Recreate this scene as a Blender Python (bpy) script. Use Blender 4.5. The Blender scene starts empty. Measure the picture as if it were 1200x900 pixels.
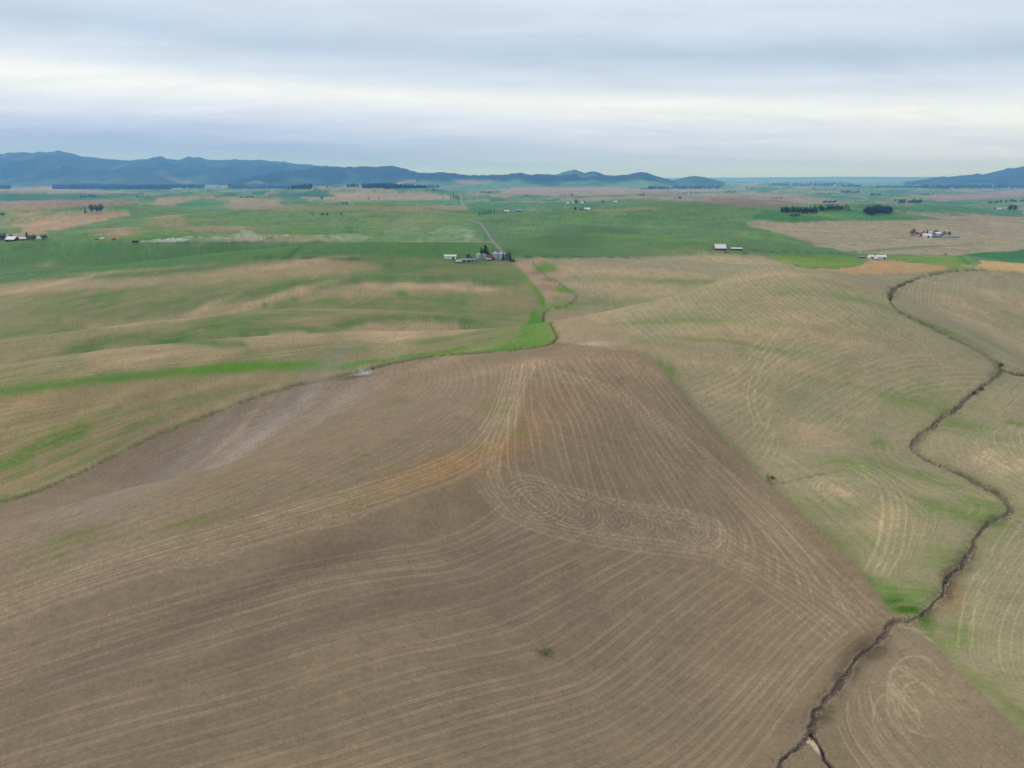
import bpy, bmesh, math, random
import numpy as np

random.seed(7)
rng = np.random.default_rng(11)
S = bpy.context.scene
COL = S.collection

# ------------------------------------------------------------------ camera
CAM_H = 120.0
FOC = 841.0                      # focal length in pixels of the 1200x900 photograph
PITCH = math.radians(16.18)
cd = bpy.data.cameras.new('camera')
cam = bpy.data.objects.new('camera', cd)
COL.objects.link(cam)
cam.location = (0, 0, CAM_H)
cam.rotation_euler = (math.radians(90) - PITCH, 0, 0)
cd.sensor_width = 36.0
cd.lens = FOC / 1200.0 * 36.0
cd.clip_start = 0.5
cd.clip_end = 150000.0
S.camera = cam

# ------------------------------------------------------------------ light
SUN_EL, SUN_AZ = math.radians(30), math.radians(285)
W = bpy.data.worlds.new('World')
S.world = W
W.use_nodes = True
nt = W.node_tree
nt.nodes.clear()


def nd(tree, typ, **kw):
    n = tree.nodes.new(typ)
    for k, v in kw.items():
        if k.startswith('i_'):
            key = k[2:]
            n.inputs[int(key) if key.isdigit() else key].default_value = v
        else:
            setattr(n, k, v)
    return n


def math_node(tree, op, a, b=None, c=None, clamp=False):
    n = tree.nodes.new('ShaderNodeMath')
    n.operation = op
    n.use_clamp = clamp
    for i, v in enumerate((a, b, c)):
        if v is None:
            continue
        if isinstance(v, (int, float)):
            n.inputs[i].default_value = v
        else:
            tree.links.new(v, n.inputs[i])
    return n.outputs[0]


def s2l(c):
    c = np.asarray(c, float) / 255.0
    return np.where(c <= 0.04045, c / 12.92, ((c + 0.055) / 1.055) ** 2.4)


def lin4(c):
    return tuple(float(v) for v in s2l(c)) + (1.0,)


L = nt.links.new
out = nd(nt, 'ShaderNodeOutputWorld')
bg = nd(nt, 'ShaderNodeBackground')
bg.inputs['Strength'].default_value = 1.0
L(bg.outputs[0], out.inputs['Surface'])
sky = nd(nt, 'ShaderNodeTexSky', sky_type='NISHITA', sun_disc=False, sun_elevation=SUN_EL,
         sun_rotation=SUN_AZ, air_density=1.0, dust_density=2.0)
skym = nd(nt, 'ShaderNodeMix', data_type='RGBA', blend_type='MULTIPLY')
skym.inputs[0].default_value = 1.0
skym.inputs['B'].default_value = (0.10, 0.10, 0.10, 1)
L(sky.outputs[0], skym.inputs['A'])
tc = nd(nt, 'ShaderNodeTexCoord')
sep = nd(nt, 'ShaderNodeSeparateXYZ')
L(tc.outputs['Generated'], sep.inputs[0])
elev = sep.outputs['Z']
# cloud sheet: directions projected on a flat cloud base, so streaks lie flat towards the horizon
zc = math_node(nt, 'MAXIMUM', math_node(nt, 'ADD', elev, 0.13), 0.06)
cxv = math_node(nt, 'DIVIDE', sep.outputs['X'], zc)
cyv = math_node(nt, 'DIVIDE', sep.outputs['Y'], zc)
cmb = nd(nt, 'ShaderNodeCombineXYZ')
L(cxv, cmb.inputs[0]); L(cyv, cmb.inputs[1])
mp1 = nd(nt, 'ShaderNodeMapping')
mp1.inputs['Scale'].default_value = (0.22, 0.55, 1)
mp1.inputs['Location'].default_value = (3.1, 0.85, 0)
mp1.inputs['Rotation'].default_value = (0, 0, 0.10)
L(cmb.outputs[0], mp1.inputs[0])
n1 = nd(nt, 'ShaderNodeTexNoise', i_Scale=1.0, i_Detail=3.0, i_Roughness=0.45, i_Distortion=0.3)
L(mp1.outputs[0], n1.inputs['Vector'])
mp2 = nd(nt, 'ShaderNodeMapping')
mp2.inputs['Scale'].default_value = (1.2, 2.6, 1)
mp2.inputs['Rotation'].default_value = (0, 0, -0.25)
L(cmb.outputs[0], mp2.inputs[0])
n2 = nd(nt, 'ShaderNodeTexNoise', i_Scale=1.0, i_Detail=6.0, i_Roughness=0.58, i_Distortion=0.8)
L(mp2.outputs[0], n2.inputs['Vector'])
warp = math_node(nt, 'MULTIPLY', math_node(nt, 'SUBTRACT', n1.outputs['Fac'], 0.5), 0.055)
# the overcast deck ends in a lighter break low over the horizon
tilt = math_node(nt, 'MULTIPLY', sep.outputs['X'], 0.032)
ev = math_node(nt, 'ADD', math_node(nt, 'ADD', elev, warp), tilt)
ramp = nd(nt, 'ShaderNodeValToRGB')
cr = ramp.color_ramp
cr.interpolation = 'EASE'
stops = [(0.0, (150, 182, 235)), (0.014, (154, 180, 234)), (0.032, (182, 202, 244)), (0.052, (214, 227, 253)),
         (0.088, (242, 249, 255)), (0.114, (214, 227, 245)), (0.148, (188, 207, 230)), (0.190, (210, 223, 241)),
         (0.25, (235, 243, 254)), (1.0, (231, 239, 251))]
while len(cr.elements) < len(stops):
    cr.elements.new(0.5)
for e, (p, c) in zip(cr.elements, stops):
    e.position = p
    e.color = lin4(c)
L(ev, ramp.inputs[0])
var = math_node(nt, 'ADD', 0.85, math_node(nt, 'MULTIPLY', n2.outputs['Fac'], 0.36))
cl = nd(nt, 'ShaderNodeMix', data_type='RGBA', blend_type='MULTIPLY')
cl.inputs[0].default_value = 1.0
L(ramp.outputs[0], cl.inputs['A'])
L(var, cl.inputs['B'])
mixs = nd(nt, 'ShaderNodeMix', data_type='RGBA')
mixs.inputs[0].default_value = 0.93
L(skym.outputs['Result'], mixs.inputs['A'])
L(cl.outputs['Result'], mixs.inputs['B'])
L(mixs.outputs['Result'], bg.inputs['Color'])

sd = bpy.data.lights.new('sun', 'SUN')
sd.energy = 1.5
sd.angle = math.radians(12)
sd.color = (1.0, 0.95, 0.88)
sun = bpy.data.objects.new('sun', sd)
COL.objects.link(sun)
sun.location = (0, 0, 400)
sun.rotation_euler = (math.radians(90) - SUN_EL, 0, math.pi - SUN_AZ)

S.view_settings.view_transform = 'Standard'
S.view_settings.look = 'None'
S.view_settings.exposure = 0.04
S.view_settings.gamma = 1.0
S.view_settings.use_curve_mapping = False
S.cycles.max_bounces = 4
S.cycles.diffuse_bounces = 2
S.cycles.volume_bounces = 1
S.cycles.transparent_max_bounces = 12


# ------------------------------------------------------------------ numeric helpers
def smooth(a, b, x):
    t = np.clip((x - a) / (b - a), 0, 1)
    return t * t * (3 - 2 * t)


_P = np.random.default_rng(5).permutation(512)
_P = np.concatenate([_P, _P])
_GA = np.random.default_rng(6).uniform(0, 2 * np.pi, 512)
_GX, _GY = np.cos(_GA), np.sin(_GA)


def perlin(x, y, seed=0):
    xi = np.floor(x).astype(np.int64); yi = np.floor(y).astype(np.int64)
    xf = x - xi; yf = y - yi
    u = xf * xf * xf * (xf * (xf * 6 - 15) + 10)
    v = yf * yf * yf * (yf * (yf * 6 - 15) + 10)

    def g(ix, iy, dx, dy):
        h = _P[(_P[(ix + seed * 37) & 511] + iy) & 511]
        return _GX[h] * dx + _GY[h] * dy
    a = g(xi, yi, xf, yf); b = g(xi + 1, yi, xf - 1, yf)
    c = g(xi, yi + 1, xf, yf - 1); d = g(xi + 1, yi + 1, xf - 1, yf - 1)
    return (a + (b - a) * u + (c - a) * v + (a - b - c + d) * u * v) * 1.5


def fbm(x, y, octv=4, seed=0, rough=0.5):
    s = 0; a = 1; t = 0
    for o in range(octv):
        s = s + a * perlin(x * 2 ** o + 13.7 * o, y * 2 ** o - 7.3 * o, seed + o)
        t += a; a *= rough
    return s / t * 1.35


def flat(px, py):
    """ground point of a flat plain under a pixel of the photograph (only used to lay out hill centres)"""
    dx = (px - 600) / FOC; dz = (450 - py) / FOC
    fy = math.cos(PITCH) + dz * math.sin(PITCH)
    fz = -math.sin(PITCH) + dz * math.cos(PITCH)
    t = CAM_H / -fz
    return dx * t, fy * t


# ------------------------------------------------------------------ terrain
# (px, py, height, half length, half width, heading of the long axis in degrees from +x)
BUMPS = [
    (620, 452, 15, 150, 75, 10), (470, 570, 7, 120, 45, 28), (760, 470, 6, 70, 60, -50), (250, 640, 5, 70, 40, 20),
    (300, 500, -6, 110, 35, 30), (120, 570, -6, 90, 30, 25),
    (960, 640, -7, 70, 90, -45), (1060, 740, -9, 60, 60, -40), (900, 880, -5, 50, 40, 40),
    (720, 402, -7, 70, 50, 0), (600, 404, -6, 140, 30, 0),
    # left rolling field
    (440, 338, 15, 210, 50, 12), (230, 362, 8, 170, 50, 14), (480, 386, 8, 80, 30, 4), (320, 396, 6, 55, 26, 6), (190, 414, 8, 110, 28, 5),
    (350, 312, 13, 170, 60, 10), (70, 335, 8, 160, 60, 0), (120, 470, 7, 130, 42, 20), (60, 430, -4, 160, 25, 6),
    (400, 325, -6, 260, 30, 10), (250, 385, -4, 220, 30, 8),
    # right field
    (930, 385, 13, 90, 70, 30), (860, 410, 9, 60, 60, -30), (980, 440, 8, 80, 60, 20), (760, 345, 9, 190, 70, 5), (860, 318, 12, 190, 70, -4),
    (700, 312, 9, 140, 60, 0), (1140, 350, 10, 120, 60, 0), (1170, 395, 10, 90, 50, 0), (1180, 520, 9, 60, 70, 40), (1010, 480, 5, 60, 50, 30),
    (985, 572, 3, 18, 16, 0), (1120, 640, 4, 40, 40, 0), (1050, 520, -3, 60, 40, 0), (800, 372, -5, 170, 40, 5), (1190, 720, 4, 40, 60, 20),
    (1080, 840, 4, 45, 35, 20),
    # green wheat hills beyond
    (690, 272, 15, 260, 90, 8), (770, 262, 13, 200, 90, -12), (640, 284, 10, 180, 70, 0), (860, 270, 10, 220, 100, -15), (880, 290, 8, 160, 60, -12),
    (120, 300, 14, 260, 80, 5), (60, 318, 12, 160, 50, 0), (300, 290, 7, 220, 60, 0), (480, 292, 6, 200, 60, 0),
    (100, 258, 18, 260, 140, 10), (150, 272, 8, 160, 90, 0), (470, 262, 12, 260, 160, 10), (520, 318, 5, 120, 50, 0), (330, 266, 11, 260, 120, 0),
    (990, 256, 16, 320, 130, 8), (1040, 275, 8, 300, 120, 0), (940, 280, 9, 220, 100, -20), (1170, 270, 9, 260, 130, 0), (950, 306, 5, 90, 50, 0),
    (230, 236, 16, 420, 220, 0), (430, 230, 22, 500, 260, 0), (800, 240, 16, 420, 220, 0), (640, 248, 10, 300, 200, 0), (60, 232, 14, 420, 300, 0),
]
BW = []
for bi, (px, py, amp, a, b, ang) in enumerate(BUMPS):
    amp = amp * (1.0 if bi < 11 else 1.45)
    x0, y0 = flat(px, py)
    t = math.radians(ang)
    BW.append((x0, y0, amp, a, b, math.cos(t), math.sin(t)))


RELIEF = 1.9


def height(X, Y):
    r = np.hypot(X, Y)
    z = 1.3 * fbm(X / 110, Y / 110, 3, 3) * smooth(60, 250, r)
    z = z + 0.35 * fbm(X / 22, Y / 22, 2, 9) * (1 - smooth(700, 1500, r))
    m = smooth(750, 2200, r)
    z = z + m * 13 * fbm(X / 520, Y / 520, 3, 21)
    m2 = smooth(2500, 7000, r) * (1 - 0.6 * smooth(12000, 25000, r))
    z = z + m2 * 20 * fbm(X / 1500, Y / 1500, 3, 31)
    for x0, y0, amp, a, b, c, s in BW:
        dx, dy = X - x0, Y - y0
        q = ((dx * c + dy * s) / a) ** 2 + ((-dx * s + dy * c) / b) ** 2
        z = z + RELIEF * amp * np.exp(-0.5 * q)
    return z


def r_of_y(y):
    return CAM_H / np.tan(PITCH + np.arctan((y - 450) / FOC))


ys = np.concatenate([np.arange(1010, 300, -1.0), np.arange(300, 216, -0.42)])
R = r_of_y(ys)
R = np.concatenate([R, np.geomspace(R[-1] * 1.04, 60000, 26)])
THMAX = math.radians(44.5)
NC = 1150
TH = np.linspace(-THMAX, THMAX, NC)
DTH = TH[1] - TH[0]
NR = len(R)
LR = np.log(R)
XX = R[:, None] * np.sin(TH)[None, :]
YY = R[:, None] * np.cos(TH)[None, :]
ZZ = height(XX, YY)
TT, LL = np.meshgrid(TH, LR)
CELL = np.gradient(R)                     # radial spacing in metres


def index_of(px, py):
    """(row, column) of the ground point seen through a pixel of the photograph"""
    dx = (px - 600) / FOC; dz = (450 - py) / FOC
    fy = math.cos(PITCH) + dz * math.sin(PITCH)
    fz = -math.sin(PITCH) + dz * math.cos(PITCH)
    th = math.atan2(dx, fy)
    slope = fz / math.hypot(dx, fy)
    c = (th + THMAX) / DTH
    c = min(max(c, 0), NC - 1.001)
    i = int(c); f = c - i
    z = ZZ0[:, i] * (1 - f) + ZZ0[:, i + 1] * f
    g = z - (CAM_H + slope * R)
    k = np.argmax(g > 0)
    if g[k] <= 0:
        return NR - 2.0, c
    if k == 0:
        # nearer than the sheet: extend on the same rows
        rr = CAM_H / -slope if slope < 0 else R[0]
        return max(-400.0, (rr - R[0]) / CELL[0]), c
    t = g[k - 1] / (g[k - 1] - g[k])
    return k - 1 + t, c


ZZ0 = ZZ.copy()


def world_of(row, c):
    if row < 0:
        rr = max(R[0] + row * CELL[0], 5.0)
    else:
        rr = np.interp(row, np.arange(NR), R)
    th = -THMAX + c * DTH
    return rr * math.sin(th), rr * math.cos(th)


def at(px, py):
    """world point on the terrain under a pixel"""
    r, c = index_of(px, py)
    x, y = world_of(r, c)
    return x, y, ground_z(x, y)


def ground_z(x, y):
    th = math.atan2(x, y); r = math.hypot(x, y)
    c = (th + THMAX) / DTH
    if 0 <= c < NC - 1 and r > R[0]:
        k = np.interp(r, R, np.arange(NR))
        i, j = min(int(k), NR - 2), int(c)
        a, b = k - i, c - j
        return float(ZZ[i, j] * (1 - a) * (1 - b) + ZZ[i + 1, j] * a * (1 - b) + ZZ[i, j + 1] * (1 - a) * b + ZZ[i + 1, j + 1] * a * b)
    return float(height(np.array([x]), np.array([y]))[0])


def dens(pts, step=12.0):
    """subdivide a pixel polyline with a Catmull-Rom spline"""
    P = [np.array(p, float) for p in pts]
    if len(P) < 3:
        n = max(2, int(np.linalg.norm(P[-1] - P[0]) / step))
        return [P[0] + (P[-1] - P[0]) * t for t in np.linspace(0, 1, n + 1)]
    o = []
    for i in range(len(P) - 1):
        p0 = P[i - 1] if i else 2 * P[0] - P[1]
        p1, p2 = P[i], P[i + 1]
        p3 = P[i + 2] if i + 2 < len(P) else 2 * P[-1] - P[-2]
        n = max(1, int(np.linalg.norm(p2 - p1) / step))
        for k in range(n):
            t = k / n
            o.append(0.5 * (2 * p1 + (p2 - p0) * t + (2 * p0 - 5 * p1 + 4 * p2 - p3) * t * t + (3 * p1 - p0 - 3 * p2 + p3) * t ** 3))
    o.append(P[-1])
    return o


def wline(pts, step=12.0):
    """pixel polyline -> (n,2) world polyline on the ground"""
    return np.array([world_of(*index_of(p[0], p[1])) for p in dens(pts, step)])


# ------------------------------------------------------------------ ground colour, painted on the sheet's own points
C = np.zeros((NR, NC, 3))
KX, KY = TT, LL                                    # (bearing, log distance): a conformal chart of the plain
w1 = fbm(KX * 22, KY * 22, 4, 41); w2 = fbm(KX * 22, KY * 22, 4, 51)
rows_per_lr = 1.0 / np.gradient(LR)
WARPC = w1 * 0.0055 / DTH
WARPR = w2 * 0.0055 * rows_per_lr[:, None]
fine = fbm(KX * 160, KY * 160, 3, 61)
fine2 = fbm(KX * 420, KY * 420, 3, 63, .7)
fine = fine + .8 * fine2
mid = fbm(KX * 40, KY * 60, 4, 71)
broad = fbm(KX * 9, KY * 14, 4, 81)
streak = fbm(KX * 12, KY * 150, 4, 91)             # thin bands across the view, as on contour-farmed slopes
II, JJ = np.meshgrid(np.arange(NR, dtype=float), np.arange(NC, dtype=float), indexing='ij')
IW, JW = II + WARPR, JJ + WARPC


def blur(m, n):
    for _ in range(n):
        p = np.pad(m, 1, mode='edge')
        m = (p[:-2, 1:-1] + p[2:, 1:-1] + p[1:-1, :-2] + p[1:-1, 2:] + 2 * m) / 6
    return m


def idx_line(pts, step=14.0):
    return np.array([index_of(p[0], p[1]) for p in pts_lin(pts, step)])


def pts_lin(pts, step):
    o = []
    for a, b in zip(pts[:-1], pts[1:]):
        n = max(1, int(math.hypot(b[0] - a[0], b[1] - a[1]) / step))
        for k in range(n):
            o.append((a[0] + (b[0] - a[0]) * k / n, a[1] + (b[1] - a[1]) * k / n))
    o.append(pts[-1])
    return o


def poly_mask(pts, soft=1, warp=1.0, curve=False):
    if curve:
        pp = [tuple(p) for p in dens(list(pts) + [pts[0]], 12)]
        P = np.array([index_of(*p) for p in pp])
    else:
        P = idx_line(list(pts) + [pts[0]])
    pad = 14 + soft
    i0, i1 = max(0, int(P[:, 0].min()) - pad), min(NR, int(P[:, 0].max()) + pad)
    j0, j1 = max(0, int(P[:, 1].min()) - pad), min(NC, int(P[:, 1].max()) + pad)
    if i1 <= i0 or j1 <= j0:
        return None
    a = II[i0:i1, j0:j1] + WARPR[i0:i1, j0:j1] * warp
    b = JJ[i0:i1, j0:j1] + WARPC[i0:i1, j0:j1] * warp
    ins = np.zeros(a.shape, bool)
    for (r0, c0), (r1, c1) in zip(P[:-1], P[1:]):
        if c0 == c1:
            continue
        lo, hi = min(c0, c1), max(c0, c1)
        ka, kb = max(0, int(lo) - 12 - j0), min(j1 - j0, int(hi) + 13 - j0)
        if kb <= ka:
            continue
        bb = b[:, ka:kb]
        cond = ((c0 > bb) != (c1 > bb))
        rr = r0 + (r1 - r0) * (bb - c0) / (c1 - c0)
        ins[:, ka:kb] ^= cond & (a[:, ka:kb] < rr)
    m = ins.astype(float)
    if soft:
        m = blur(m, soft)
    return (slice(i0, i1), slice(j0, j1)), m


def lay(sl, m, col):
    C[sl] = C[sl] * (1 - m[..., None]) + np.asarray(col) * m[..., None]


def poly(pts, col, alpha=1.0, soft=1, warp=1.6, curve=False, nz=0.0):
    r = poly_mask(pts, soft, warp, curve)
    if r is None:
        return
    sl, m = r
    if nz:
        m = np.clip(m * (1 + nz * (mid[sl] + streak[sl])), 0, 1)
    lay(sl, m * alpha, s2l(col))


def blob(px, py, rx, ry, col, alpha=1.0, rot=0.0, brk=0.6, pw=1.0):
    r, c = index_of(px, py)
    ra, rb = index_of(px, py - ry)[0], index_of(px, py + ry)[0]
    R_ = max(1.2, abs(ra - rb) / 2 if abs(ra - rb) < 8 * ry / 0.4 else ry / 0.42)
    C_ = max(1.2, rx / FOC / DTH)
    e = 2.2
    M = max(R_, C_ * abs(math.sin(math.radians(rot)))) * e + 8
    N = max(C_, R_ * abs(math.sin(math.radians(rot)))) * e + 8
    i0, i1 = max(0, int(r - M)), min(NR, int(r + M))
    j0, j1 = max(0, int(c - N)), min(NC, int(c + N))
    if i1 <= i0 or j1 <= j0:
        return
    sl = (slice(i0, i1), slice(j0, j1))
    t = -math.radians(rot)                              # as seen: negative rises to the right
    a = (IW[sl] - r); b = (JW[sl] - c)
    u = (b * math.cos(t) + a * math.sin(t)) / C_
    v = (-b * math.sin(t) + a * math.cos(t)) / R_
    q = u * u + v * v
    m = np.exp(-q ** pw * 1.2) * (1 + brk * (mid[sl] * 0.8 + fine[sl] * 0.5 + streak[sl] * 0.6))
    lay(sl, np.clip(m, 0, 1) * alpha, s2l(col))


def seg_windows(P, w):
    """for each segment of a world polyline: index window that holds everything closer than w metres"""
    rr = np.hypot(P[:, 0], P[:, 1]); th = np.arctan2(P[:, 0], P[:, 1])
    rk = np.interp(rr, R, np.arange(NR)); ck = (th + THMAX) / DTH
    for k in range(len(P) - 1):
        r0 = min(rr[k], rr[k + 1])
        if max(rr[k], rr[k + 1]) < R[0]:
            continue
        mi = w / CELL[min(int(min(rk[k], rk[k + 1])), NR - 1)] + 2
        mj = w / (r0 * DTH) + 2
        i0, i1 = max(0, int(min(rk[k], rk[k + 1]) - mi)), min(NR, int(max(rk[k], rk[k + 1]) + mi) + 1)
        j0, j1 = max(0, int(min(ck[k], ck[k + 1]) - mj)), min(NC, int(max(ck[k], ck[k + 1]) + mj) + 1)
        if i1 > i0 and j1 > j0:
            yield k, (slice(i0, i1), slice(j0, j1))


def dist_field(P, w, D=None, wob=0.0):
    """min distance in metres to a world polyline, filled only within w"""
    if D is None:
        D = np.full((NR, NC), 1e9)
    for k, sl in seg_windows(P, w):
        ax, ay = P[k]; bx, by = P[k + 1]
        dx, dy = bx - ax, by - ay
        l2 = dx * dx + dy * dy
        if l2 < 1e-9:
            continue
        X, Y = XX[sl], YY[sl]
        t = np.clip(((X - ax) * dx + (Y - ay) * dy) / l2, 0, 1)
        d = np.hypot(X - ax - t * dx, Y - ay - t * dy)
        np.minimum(D[sl], d, out=D[sl])
    return D


def stroke(pts, w, col, alpha=1.0, step=12.0, nz=0.6, world=None, sl=None):
    P = wline(pts, step) if world is None else world
    D = dist_field(P, w * 2.2)
    ww = np.maximum(w * 0.5, (R * DTH)[:, None] * 0.6)
    m = np.exp(-(D / ww) ** 2) * (1 + nz * (mid + fine * 0.7))
    m = np.clip(m, 0, 1) * alpha
    k = D < 1e8
    C[k] = C[k] * (1 - m[k][:, None]) + s2l(col) * m[k][:, None]


# ---- base cover
G_DARK, G_MID, G_LIT, G_GRASS = (50, 98, 46), (84, 116, 62), (104, 128, 64), (70, 132, 22)
TAN, TANP, TANY, OLIVE = (156, 136, 104), (172, 142, 108), (176, 150, 100), (132, 124, 88)
C[:] = s2l(G_MID)
far = smooth(1500, 2600, np.exp(LL))
patch = fbm(KX * 14 + 3, KY * 9, 3, 101, 0.6)
patch2 = fbm(KX * 26 + 9, KY * 17, 3, 111, 0.6)
for th0, col in ((0.12, (130, 124, 90)), (0.42, (140, 130, 94))):
    m = smooth(th0 - 0.02, th0 + 0.03, patch) * far
    C = C * (1 - m[..., None]) + s2l(col) * m[..., None]
m = smooth(0.16, 0.2, patch2) * far
C = C * (1 - m[..., None]) + s2l((52, 100, 56)) * m[..., None]
m = smooth(0.30, 0.34, -patch2) * far
C = C * (1 - m[..., None]) + s2l((96, 126, 74)) * m[..., None]

# ---- far left
poly([(0, 226), (75, 226), (150, 230), (120, 233), (0, 236)], (44, 96, 56))
poly([(0, 236), (60, 234), (165, 236), (160, 240), (60, 245), (0, 248)], (138, 116, 96))
poly([(0, 248), (60, 244), (160, 240), (250, 236), (300, 250), (380, 246), (560, 250), (575, 284), (0, 284)], (92, 122, 60), nz=.3)
poly([(0, 222), (60, 219), (160, 226), (60, 227), (0, 226)], (140, 130, 108))
poly([(165, 240), (182, 232), (240, 231), (330, 232), (330, 240), (250, 240), (200, 241)], (144, 128, 92))
poly([(190, 241), (235, 233), (268, 235), (262, 240), (230, 243)], (70, 116, 46))
poly([(0, 276), (25, 268), (55, 254), (75, 249), (128, 248), (132, 251), (100, 262), (55, 274), (20, 279)], (156, 132, 98), soft=3)
blob(35, 262, 22, 6, (176, 146, 104), .8)
poly([(70, 268), (110, 262), (150, 251), (156, 247), (138, 247), (118, 253), (70, 264)], (160, 134, 102), soft=2)
blob(135, 269, 22, 5, (154, 132, 100), .9, pw=1.5)
blob(198, 265, 18, 3.5, (156, 128, 94), .9, pw=1.5)
blob(255, 268, 50, 4, (146, 126, 94), .8, pw=1.5)
poly([(255, 243), (280, 238), (330, 240), (420, 241), (552, 241), (550, 246), (420, 248), (330, 247), (290, 246)], (134, 122, 88))
poly([(360, 234), (385, 226), (430, 224), (500, 226), (538, 231), (525, 235), (430, 236)], (148, 132, 96))
poly([(300, 228), (350, 226), (402, 229), (380, 231), (320, 230)], (42, 92, 60))
poly([(360, 238), (420, 236), (545, 234), (545, 240), (430, 240)], (78, 120, 62))
blob(330, 275, 60, 5, (148, 128, 94), .7, brk=1)
blob(220, 258, 60, 4, (118, 122, 74), .8, brk=1)
blob(470, 262, 60, 10, (120, 126, 74), .6, brk=1)
blob(380, 262, 70, 5, (100, 120, 62), .6, brk=1)
poly([(400, 282), (418, 262), (422, 262), (408, 282)], (70, 116, 52), .7)
poly([(0, 332), (90, 320), (200, 313), (300, 304), (352, 300), (470, 301), (520, 304), (602, 303), (598, 294), (575, 284), (480, 284), (0, 284)],
     (80, 111, 58), nz=.15)
blob(60, 300, 120, 5, (70, 112, 52), .6, brk=1)
blob(150, 312, 80, 4, (66, 110, 48), .6, brk=1)
blob(55, 310, 12, 2, (140, 128, 80), .6)
poly([(440, 296), (575, 286), (600, 296), (595, 302), (500, 302)], (76, 116, 56), .8, soft=3)

# ---- far right
poly([(566, 303), (556, 262), (600, 252), (690, 243), (745, 234), (800, 233), (880, 246), (905, 262), (990, 296), (890, 300), (640, 304)], (86, 114, 62), nz=.15)
for b in ((690, 262, 60, 4), (770, 268, 40, 3), (640, 286, 60, 3), (730, 276, 60, 2.5), (820, 282, 50, 3), (900, 282, 40, 3), (620, 268, 30, 4), (850, 256, 40, 3)):
    blob(*b, (100, 130, 62), .7, brk=1.2)
for b in ((700, 272, 50, 3), (660, 278, 50, 3), (780, 258, 50, 3), (860, 290, 60, 2), (610, 296, 50, 2)):
    blob(*b, (54, 92, 46), .6, brk=1.2)
poly([(690, 246), (735, 243), (790, 244), (770, 247), (700, 248)], (140, 126, 92), .6, soft=2)
poly([(600, 246), (700, 240), (745, 234), (700, 233), (640, 238), (545, 238), (548, 250)], (74, 116, 64), nz=.2)
poly([(640, 234), (700, 231), (800, 227), (905, 225), (1000, 237), (900, 243), (820, 236), (745, 233), (690, 236)], (136, 126, 94), nz=.4)
poly([(800, 236), (850, 232), (915, 235), (950, 240), (905, 244), (855, 241)], (118, 104, 84))
poly([(600, 219), (700, 219), (800, 222), (880, 222), (800, 226), (650, 230), (590, 226)], (142, 124, 102), nz=.4)
poly([(872, 262), (905, 258), (990, 257), (1200, 258), (1300, 262), (1300, 292), (1110, 300), (1040, 298), (990, 296)], (146, 134, 104), nz=.15)
poly([(872, 262), (905, 258), (990, 257), (1090, 262), (1200, 280), (1300, 285), (1300, 262), (1200, 256)], (142, 124, 104), .5, soft=4)
poly([(893, 246), (935, 242), (975, 243), (1032, 250), (1078, 256), (1040, 258), (990, 259), (930, 261), (880, 257)], (62, 110, 50))
blob(970, 252, 40, 3, (104, 134, 66), .8)
blob(940, 249, 16, 3, (112, 138, 70), .8)
poly([(1000, 244), (1100, 240), (1200, 246), (1200, 253), (1120, 252), (1060, 246)], (72, 112, 66))
poly([(1045, 247), (1110, 249), (1200, 255), (1200, 262), (1100, 256)], (142, 128, 102))
poly([(1090, 252), (1110, 249), (1134, 252), (1120, 254)], (72, 114, 60))
poly([(1080, 232), (1200, 222), (1200, 230), (1100, 236)], (140, 118, 104), nz=.4)
poly([(930, 300), (1015, 302), (1012, 312), (936, 314), (900, 301)], (104, 130, 42), soft=2)
poly([(1010, 302), (1060, 300), (1130, 299), (1150, 310), (1130, 318), (1090, 312), (1050, 306)], (104, 130, 48), soft=2)
poly([(1130, 298), (1200, 292), (1250, 292), (1250, 308), (1180, 306)], (50, 102, 42))
poly([(940, 317), (1012, 312), (1016, 304), (1060, 306), (1100, 311), (1120, 317), (1062, 322), (990, 321)], (166, 136, 96), soft=1)
poly([(1148, 305), (1200, 309), (1260, 314), (1260, 324), (1200, 320), (1144, 313)], (180, 148, 94))
stroke([(985, 297), (1030, 293), (1080, 289), (1140, 287)], 9, (66, 106, 48), .8)
stroke([(1085, 322), (1120, 316), (1135, 308), (1125, 300)], 9, (62, 108, 36), .9)
blob(1150, 312, 30, 2, (176, 150, 100), .5)

# seed-row texture and patchy growth on the far fields
ff = smooth(700, 1300, np.exp(LL))
C *= (1 + ff * (0.20 * streak + 0.12 * fine + 0.10 * mid))[..., None]
gy = np.clip(.5 * streak + .5 * mid + .25 * broad, 0, 1) * ff * .55
C = C * (1 - gy[..., None]) + (C * .4 + s2l((126, 128, 84)) * .6) * gy[..., None]

# ---- left rolling field (stubble with green coming through)
LEFT_DITCH = [(640, 364), (637, 368), (645, 380), (650, 388), (654, 395), (647, 402), (620, 408), (560, 413), (500, 418), (462, 425), (438, 431),
              (405, 439), (370, 446), (330, 456), (290, 469), (240, 488), (200, 503), (170, 516), (130, 536), (90, 556), (40, 577), (-4, 590), (-60, 612)]
poly([(-80, 338), (0, 330), (90, 320), (200, 313), (300, 304), (352, 300), (470, 301), (520, 304), (602, 304), (620, 325), (640, 350), (642, 362)] + LEFT_DITCH + [(-80, 620)],
     (140, 127, 92), nz=.0, warp=.5)
LM = poly_mask([(-80, 338), (0, 330), (90, 320), (200, 313), (300, 304), (352, 300), (470, 301), (520, 304), (602, 304), (620, 325), (640, 350), (642, 362)] + LEFT_DITCH + [(-80, 620)], 1, .5)
sl, m = LM
g = np.clip(0.42 + 0.9 * streak[sl] + 0.5 * broad[sl], 0, 1) * m
lay(sl, g * 0.5, s2l((98, 112, 60)))
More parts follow.
